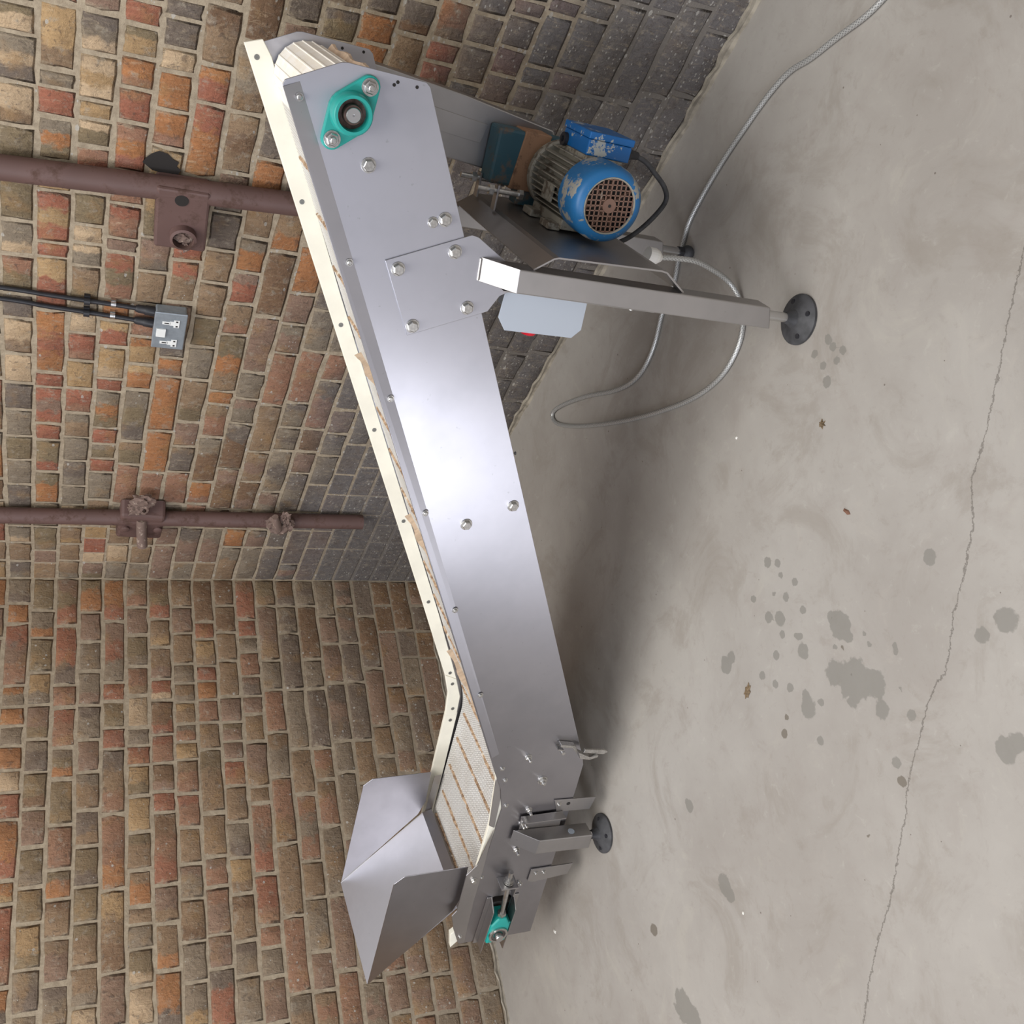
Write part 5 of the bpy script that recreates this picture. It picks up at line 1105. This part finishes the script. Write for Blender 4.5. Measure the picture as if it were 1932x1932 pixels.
# ---- front foot bracket, tube and foot
fp = MB().prism([(-1.389, .252), (-1.441, .246), (-1.447, .128), (-1.383, .133)], .0225, .0255).build('bracket_plate', M['steel_plain'], CV, .0006)
MB().prism([(-1.389, .252), (-1.3915, .252), (-1.386, .133), (-1.3835, .133)], .0, .0225).build('bracket_web', M['steel_plain'], fp)
put(B_STUD, 'bolt', fp, (-1.408, .0225, .238), rb()); put(B_MED, 'bolt', fp, (-1.397, .0225, .146), rb())
A0, A1 = -1.481, -1.433
l = MB(); y0, y1 = -.022, .0222; zt0, zt1, zz = .204, .262, .046
V8 = [(A0, y0, zz), (A1, y0, zz+.004), (A1, y1, zz+.004), (A0, y1, zz), (A0, y0, zt0), (A1, y0, zt0), (A1, y1, zt1), (A0, y1, zt1)]
l.add(V8, [(0, 3, 2, 1), (0, 1, 5, 4), (1, 2, 6, 5), (2, 3, 7, 6), (3, 0, 4, 7)])
ftb = l.build('foot_tube', M['steel_plain'], CV, .002)
l = MB(); l.add([tuple(Vector(V8[i])+Vector((0, 0, e))) for e in (.0012, -.001) for i in (4, 5, 6, 7)], [(0, 1, 2, 3), (7, 6, 5, 4), (0, 4, 5, 1), (1, 5, 6, 2), (2, 6, 7, 3), (3, 7, 4, 0)])
l.build('end_cap', M['steel_plain'], ftb, .0006, label='bright mitred end cap')
MB().lathe([(0, .009), (.001, .009)], (-1.4325, -.002, .105), (1, 0, 0), 16).build('bolt_hole_disc', M['grey_plastic'], ftb)
foot(-1.455, .0, 0, .060, .052)
B1 = [(-1.343, .168), (-1.345, .045), (-1.387, .051), (-1.386, .150)]
B2 = [(-1.597, .166), (-1.592, .040), (-1.632, .046), (-1.648, .152), (-1.640, .166)]
for pl in (B1, B2):
    b_ = MB().prism(pl, .0255 if pl is B2 else .026, .0290).build('hanger_bar', M['steel_plain'], CV, .0006)
    c = pl[0]
    put(B_SMALL, 'screw', b_, (c[0]-.016, .026, c[1]-.018), rb())
    if pl is B2: put(B_SMALL, 'screw', b_, (c[0]-.016, .0255, c[1]-.042), rb())
    else: MB().lathe([(0, .0055), (.0006, .0055)], (c[0]-.016, .0262, c[1]-.045), (0, -1, 0), 14).build('bolt_hole_disc', M['shadow_hole'], b_)  # the disc is a dark stand-in for a shaded hole
    MB().prism(pl, .431, .434).build('hanger_bar', M['steel_plain'], CV, .0006)
# far front foot, hidden from the photograph by the trough
l = MB(); l.box(A0, A1, .437, .480, .046, .23); l.build('foot_tube', M['steel_plain'], CV, .002)
foot(-1.455, .458, 0, .060, .052)

# ---- toggle latch hanging from the lower edge
lt = MB(); lt.prism([(-1.138, .214), (-1.146, .214), (-1.152, .178), (-1.172, .160), (-1.166, .156), (-1.146, .172)], .012, .029)
lt.prism([(-1.153, .168), (-1.174, .158), (-1.180, .130), (-1.173, .108), (-1.166, .108), (-1.171, .130), (-1.162, .150)], -.004, .012)
lt.prism([(-1.160, .150), (-1.170, .090), (-1.163, .078), (-1.156, .090), (-1.150, .148)], .002, .008)
lt.build('toggle_latch', M['bolt'], CV, .0008)
lt = MB(); lt.prism([(-1.154, .216), (-1.158, .216), (-1.162, .200), (-1.158, .200)], .014, .030); lt.cyl((-1.168, .030, .199), (-1.168, .012, .199), .005, 12)
lt.build('latch_keeper', M['bolt'], CV)

# ---------------------------------------------------------------- power cable on the floor
cs, sn = math.cos(math.radians(-64.823)), math.sin(math.radians(-64.823))
def W(s, t, z): return (F1[0]+s*cs-t*sn, F1[1]+s*sn+t*cs, z)
pc = [W(.0315, .20, .262), W(.030, .20, .249), W(.034, .20, .205), W(.034, .202, .150), (-.499, -2.126, .085), (-.497, -2.113, .055), (-.501, -2.103, .033), (-.516, -2.095, .018), (-.539, -2.087, .009)]
fl_pts = [(-.564,-2.079),(-.607,-2.04),(-.628,-1.977),(-.624,-1.909),(-.593,-1.817),(-.528,-1.695),(-.447,-1.564),(-.348,-1.423),(-.259,-1.31),(-.191,-1.244),(-.155,-1.244),(-.173,-1.302),(-.248,-1.43),(-.334,-1.552),(-.379,-1.637),(-.39,-1.706),(-.372,-1.776),(-.329,-1.845),(-.307,-1.914),(-.268,-1.965),(-.249,-1.998),(-.225,-2.044),(-.214,-2.114),(-.21,-2.202),(-.214,-2.291),(-.224,-2.393),(-.243,-2.462),(-.278,-2.515),(-.313,-2.583),(-.353,-2.657),(-.374,-2.736),(-.39,-2.812),(-.41,-2.95),(-.45,-3.15),(-.56,-3.4)]
pc += [(x, y, .0064) for x, y in fl_pts]
pcb = MB(); path = smooth_path(pc, 7); pcb.tube(path, .0060, 10)
me = pcb.mesh('power_cable', M['braid'], True)
uvl = me.uv_layers['UVMap']; L = 0.0; Ls = [0.0]
for i in range(1, len(path)): L += (path[i]-path[i-1]).length; Ls.append(L)
nring = len(path)
for lp in me.loops:
    vi = lp.vertex_index; uvl.data[lp.index].uv = (min(Ls[vi//10], 99), (vi % 10)/10*0.04)
cable = bpy.data.objects.new('power_cable', me); COL.objects.link(cable)
tag(cable, 'braided steel sleeved power cable looping over the floor under the conveyor', 'cable')
gd = MB(); p0 = Vector(W(.0315, .20, .262)); gd.lathe([(-.012, .016), (.004, .017), (.012, .015), (.022, .008)], p0, (Vector(pc[1])-p0), 20)
gd.build('cable_gland', M['white_gland'], cable, label='white plastic gland')

# ---------------------------------------------------------------- pipes up the right wall
def rwall(u, off, z): return (-off, -u, z)
def pipe(name, label, ub, ut, zb_, zt_, r, off):
    t = thing(name, label, 'pipe', rwall(ub, off, zb_))
    def loc(q): return tuple(Vector(q)-Vector(t.location))
    n = 24; pts = [Vector(rwall(ub+(ut-ub)*i/n, off, zb_+(zt_-zb_)*i/n)) for i in range(n+1)]
    MB().tube([loc(q) for q in pts], r, 24).build('pipe_length', M['pipe'], t, smooth=True)
    return t, loc
t1, loc = pipe('rusty_pipe', 'dark red rusty pipe crossing above the conveyor head end, with square clamp plate', 1.775, 1.685, .62, 2.5, .0275, .0355)
# square clamp wrapped over the pipe with a broken stub
cl = MB(); cl.add([loc(q) for q in [rwall(1.768, .064, 1.192), rwall(1.590, .052, 1.182), rwall(1.592, .052, 1.066), rwall(1.770, .064, 1.076), rwall(1.768, .008, 1.192), rwall(1.590, .008, 1.182), rwall(1.592, .008, 1.066), rwall(1.770, .008, 1.076)]],
        [(3, 2, 1, 0), (0, 1, 5, 4), (1, 2, 6, 5), (2, 3, 7, 6), (3, 0, 4, 7)])
cl.build('clamp_plate', M['pipe'], t1, .006)
MB().lathe([(0, .015), (.0012, .015)], loc(rwall(1.742, .0625, 1.136)), (-1, 0, 0), 20).build('clamp_slot_shade', M['shadow_hole'], t1)  # dark disc in place of the slot's shaded depth
rnd = random.Random(5)
def crud(center, rad, n, parent, locf, name='rust_crust', sq=(1, 1, 1), seed=1):
    """a torn, crusted lump: a displaced ball"""
    import bmesh
    bm = bmesh.new(); bmesh.ops.create_icosphere(bm, subdivisions=3, radius=1)
    for v in bm.verts:
        d = v.co.normalized(); k = 1+.55*noise.noise(d*2.3+Vector((seed, 0, 0)))+.35*noise.noise(d*6+Vector((0, seed, 0)))
        v.co = Vector((d.x*sq[0], d.y*sq[1], d.z*sq[2]))*rad*k
    me = bpy.data.meshes.new(name); bm.to_mesh(me); bm.free(); me.materials.append(M['pipe_crud'])
    return put(me, name, parent, locf(center))
MB().lathe([(-.004, .030), (.022, .030), (.024, .024), (.0, .023)], loc(rwall(1.640, .053, 1.122)), (-1, 0, 0), 24, False).build('broken_socket', M['pipe'], t1, smooth=True)
crud(rwall(1.640, .060, 1.122), .017, 0, t1, loc, seed=3, sq=(.7, 1.1, 1.1))
crud(rwall(1.612, .058, 1.112), .012, 0, t1, loc, seed=8, sq=(.8, 1.4, .8))
# flat dark patch painted for the shade of a void beside the clamp
MB().lathe([(0, .030), (.0008, .030)], (0, 0, 0), (-1, 0, 0), 9)
vd = MB(); P_ = [(1.785, 1.222), (1.800, 1.215), (1.812, 1.205), (1.822, 1.190), (1.818, 1.172), (1.806, 1.160), (1.800, 1.146), (1.788, 1.150), (1.780, 1.140), (1.766, 1.146), (1.764, 1.170), (1.768, 1.200)]
vd.add([rwall(u, .0062, z) for u, z in P_], [tuple(range(len(P_)))[::-1]])
vd.add([rwall(u, .001, z) for u, z in P_], [])
vo = vd.build('void_shade_patch', M['shadow_hole'], wall_right)

t2, loc2 = pipe('rusty_pipe', 'dark red rusty pipe near the wall corner, with cast bracket and torn stub', .455, .405, .385, 2.5, .0255, .0345)
cb = MB()
for uu, zz_, ru in ((.392, 1.185, .0), (.392, 1.040, .0)): pass
cb.add([loc2(q) for q in [rwall(.480, .060, 1.182), rwall(.345, .052, 1.190), rwall(.340, .052, 1.050), rwall(.470, .060, 1.046), rwall(.50, .008, 1.182), rwall(.345, .008, 1.190), rwall(.340, .008, 1.050), rwall(.50, .008, 1.046)]],
       [(3, 2, 1, 0), (0, 1, 5, 4), (1, 2, 6, 5), (2, 3, 7, 6), (3, 0, 4, 7)])
cb.build('cast_bracket', M['pipe'], t2, .010)
for z_ in (1.165, 1.065):
    MB().lathe([(0, .014), (.012, .014), (.015, .010)], loc2(rwall(.410, .052, z_)), (-1, 0, 0), 16).build('bracket_lug', M['pipe'], t2, smooth=True)
MB().tube([loc2(rwall(.455, .052, 1.118)), loc2(rwall(.40, .070, 1.114)), loc2(rwall(.352, .088, 1.108))], .0165, 16).build('stub_tube', M['pipe_crud'], t2, smooth=True)
MB().lathe([(0, .0125), (.0015, .0125)], loc2(rwall(.3515, .0885, 1.108)), (-.36, .93, -.12), 16).build('stub_bore_shade', M['shadow_hole'], t2)  # dark disc drawn as the shade down the bore
MB().lathe([(0, .014), (.010, .014), (.012, .007)], loc2(rwall(.505, .045, 1.115)), (-.9, -.3, 0), 16, False).build('ring_nut', M['pipe_crud'], t2, smooth=True)
crud(rwall(.545, .045, 1.12), .024, 0, t2, loc2, seed=12, sq=(.8, 1.1, 1.5))
crud(rwall(.500, .042, 1.135), .020, 0, t2, loc2, seed=14, sq=(.9, 1.2, 1.3))
for k_, (u, z_, sq_) in enumerate(((.470, .700, (.6, 1.1, .8)), (.440, .672, (.6, .9, 1.1)), (.462, .655, (.7, 1.0, .8)), (.500, .668, (.5, 1.1, .6)))):
    crud(rwall(u, .060, z_), .028, 0, t2, loc2, seed=20+k_, sq=sq_, name='torn_stub')
MB().tube([loc2(rwall(.43, .062, .675)), loc2(rwall(.475, .074, .69)), loc2(rwall(.52, .070, .705))], [.013, .015, .011], 14).build('torn_stub', M['pipe_crud'], t2, smooth=True)

# ---------------------------------------------------------------- double socket and its two conduits
y0, y1, z0, z1 = -1.367, -1.238, 1.078, 1.158
so = thing('double_socket', 'grey metal double power socket with white inserts on the brick wall', 'socket', (-.006, (y0+y1)/2, (z0+z1)/2))
lo = lambda x, y, z: (x+.006, y-(y0+y1)/2, z-(z0+z1)/2)
def sbox(name, xa, xb, ya, yb, za, zb2, mat, parent=so, bev=.003):
    a = lo(xa, ya, za); b = lo(xb, yb, zb2)
    return MB().box(min(a[0], b[0]), max(a[0], b[0]), min(a[1], b[1]), max(a[1], b[1]), min(a[2], b[2]), max(a[2], b[2])).build(name, mat, parent, bev)
sbox('back_box', -.006, -.034, y0+.002, y1-.002, z0+.002, z1-.002, M['socket_grey'], bev=.004)
sbox('face_plate', -.0345, -.040, y0, y1, z0, z1, M['socket_grey'], bev=.0025)
for yc in (-1.333, -1.262):
    # earth slot stem above, block of two pin holes below
    ins = sbox('socket_insert', -.0402, -.0418, yc-.005, yc+.005, 1.118, 1.138, M['socket_white'], bev=.0005)
    ins2 = sbox('socket_insert', -.0402, -.0420, yc-.013, yc+.013, 1.096, 1.110, M['socket_white'], bev=.0005)
    sbox('socket_insert', -.0402, -.0418, yc-.007, yc+.007, 1.108, 1.120, M['socket_white'], bev=.0005)
    sbox('pin_hole_shade', -.0419, -.0424, yc-.0015, yc+.0015, 1.122, 1.133, M['shadow_hole'], bev=0)  # this and the pair below paint the shade in the pin holes
    for d in (-.008, .008): sbox('pin_hole_shade', -.0420, -.0425, yc+d-.0025, yc+d+.0025, 1.100, 1.105, M['shadow_hole'], bev=0)
sbox('rocker_switch', -.0402, -.0455, -1.312, -1.284, 1.127, 1.150, M['socket_white'], bev=.001)
for k_, (yb, yt) in enumerate(((-1.348, -1.366), (-1.306, -1.330))):
    c = thing('conduit', ('black conduit down the wall to the socket, the one farther from the corner' if k_ == 0 else 'black conduit down the wall to the socket, the one nearer the corner'), 'conduit', (-.016, yb, 1.156), 0, 'conduits above the socket')
    q0 = Vector((-.016, yb, 1.156))
    P2 = [Vector((-.020, yb, 1.158)), Vector((-.018, yb-.003, 1.20)), Vector((-.015, yb+(yt-yb)*.25, 1.27)), Vector((-.013, yb+(yt-yb)*.5, 1.4)), Vector((-.013, yt, 1.6)), Vector((-.013, yt-.01, 2.5))]
    MB().tube([q-q0 for q in smooth_path(P2, 6)], .0062, 14).build('conduit_tube', M['black'], c, smooth=True)
    gl = MB(); gl.lathe([(0, .0125), (.022, .0125), (.024, .011), (.040, .0105), (.046, .008)], P2[0]-q0, P2[1]-P2[0], 18); gl.build('conduit_gland', M['black'], c, smooth=True)
    sd = MB(); a = P2[2]-q0; sd.lathe([(0, .0082), (.012, .0082)], a+Vector((0, 0, -.02)), (0, 0, 1), 14); sd.box(a.x+.004, a.x+.014, a.y-.011, a.y+.011, a.z-.020, a.z-.008)
    sd.build('saddle_clip', M['bolt'], c)
    sd = MB(); a = P2[2]-q0+Vector((0, 0, .04)); sd.lathe([(0, .0100), (.014, .0100)], a, (0, 0, 1), 14); sd.box(a.x+.004, a.x+.014, a.y-.014, a.y+.014, a.z, a.z+.014)
    sd.build('saddle_clip', M['black'], c)

# ---------------------------------------------------------------- litter on the floor
def scrap(name, label, cat, x, y, r, mat, h=.004, seed=1, el=1.0, rot=0.0, pts=9, spiky=0.25):
    rn = random.Random(seed); m_ = MB(); vs = [(0, 0, h)]; n = pts*2
    for ring, (k, z) in enumerate(((.55, h*.9), (1.0, h*.25), (.96, 0))):
        for i in range(n):
            a = 2*PI*i/n; rr = r*k*(1+spiky*(1 if i % 2 else -1)*rn.uniform(.3, 1)*(1 if ring else .3))
            px, py = rr*math.cos(a)*el, rr*math.sin(a)
            vs.append((px*math.cos(rot)-py*math.sin(rot), px*math.sin(rot)+py*math.cos(rot), z*rn.uniform(.8, 1.1)))
    fs = [(0, 1+i, 1+(i+1) % n) for i in range(n)]
    for rg in range(2):
        b = 1+rg*n
        fs += [(b+i, b+n+i, b+n+(i+1) % n, b+(i+1) % n) for i in range(n)]
    fs.append(tuple(1+2*n+i for i in range(n))[::-1])
    m_.add(vs, fs); o = m_.build(name, mat); o.location = (x, y, 0)
    return tag(o, label, cat)
leafm = plain('dry_brown_leaf', srgb(112, 94, 70), 0.8, 0, .35, 200, .4)
pale = plain('pale_chip', srgb(225, 222, 214), 0.7)
scrap('dried_seed_burr', 'spiky brown seed burr on the floor, nearest the large rubber foot', 'debris', -.927, -2.136, .0075, leafm, .006, 2, 1, 0, 6, .5)
scrap('plaster_chip', 'small white plaster chip on the floor between the cable loop and the brown burr', 'debris', -.779, -1.907, .0040, pale, .003, 3, .8, .4, 4, .1)
scrap('leaf_scrap', 'curled red-brown leaf scrap on the floor, alone, level with the conveyor middle', 'debris', -1.111, -2.098, .0042, plain('red_brown_leaf', srgb(118, 84, 66), .7), .004, 4, 2.4, .5, 5, .15)
scrap('leaf_scrap', 'dark crumpled leaf scrap between the damp spots and the conveyor', 'debris', -1.269, -1.647, .0085, leafm, .005, 5, 1.9, -1.0, 7, .35)
scrap('plaster_chip', 'thin white plaster flake on open floor at the bottom of the photo', 'debris', -1.661, -1.383, .0038, pale, .002, 6, .7, 1.0, 4, .1)
scrap('plaster_chip', 'white curled flake on the floor nearest the teal take-up bearing', 'debris', -1.472, -.467, .005, pale, .004, 7, 1.6, .8, 4, .3)
scrap('pebble', 'small black pebble on the floor close under the middle of the conveyor', 'debris', -.086, -.957, .006, M['rubber'], .006, 9, 1, 0, 5, .1)
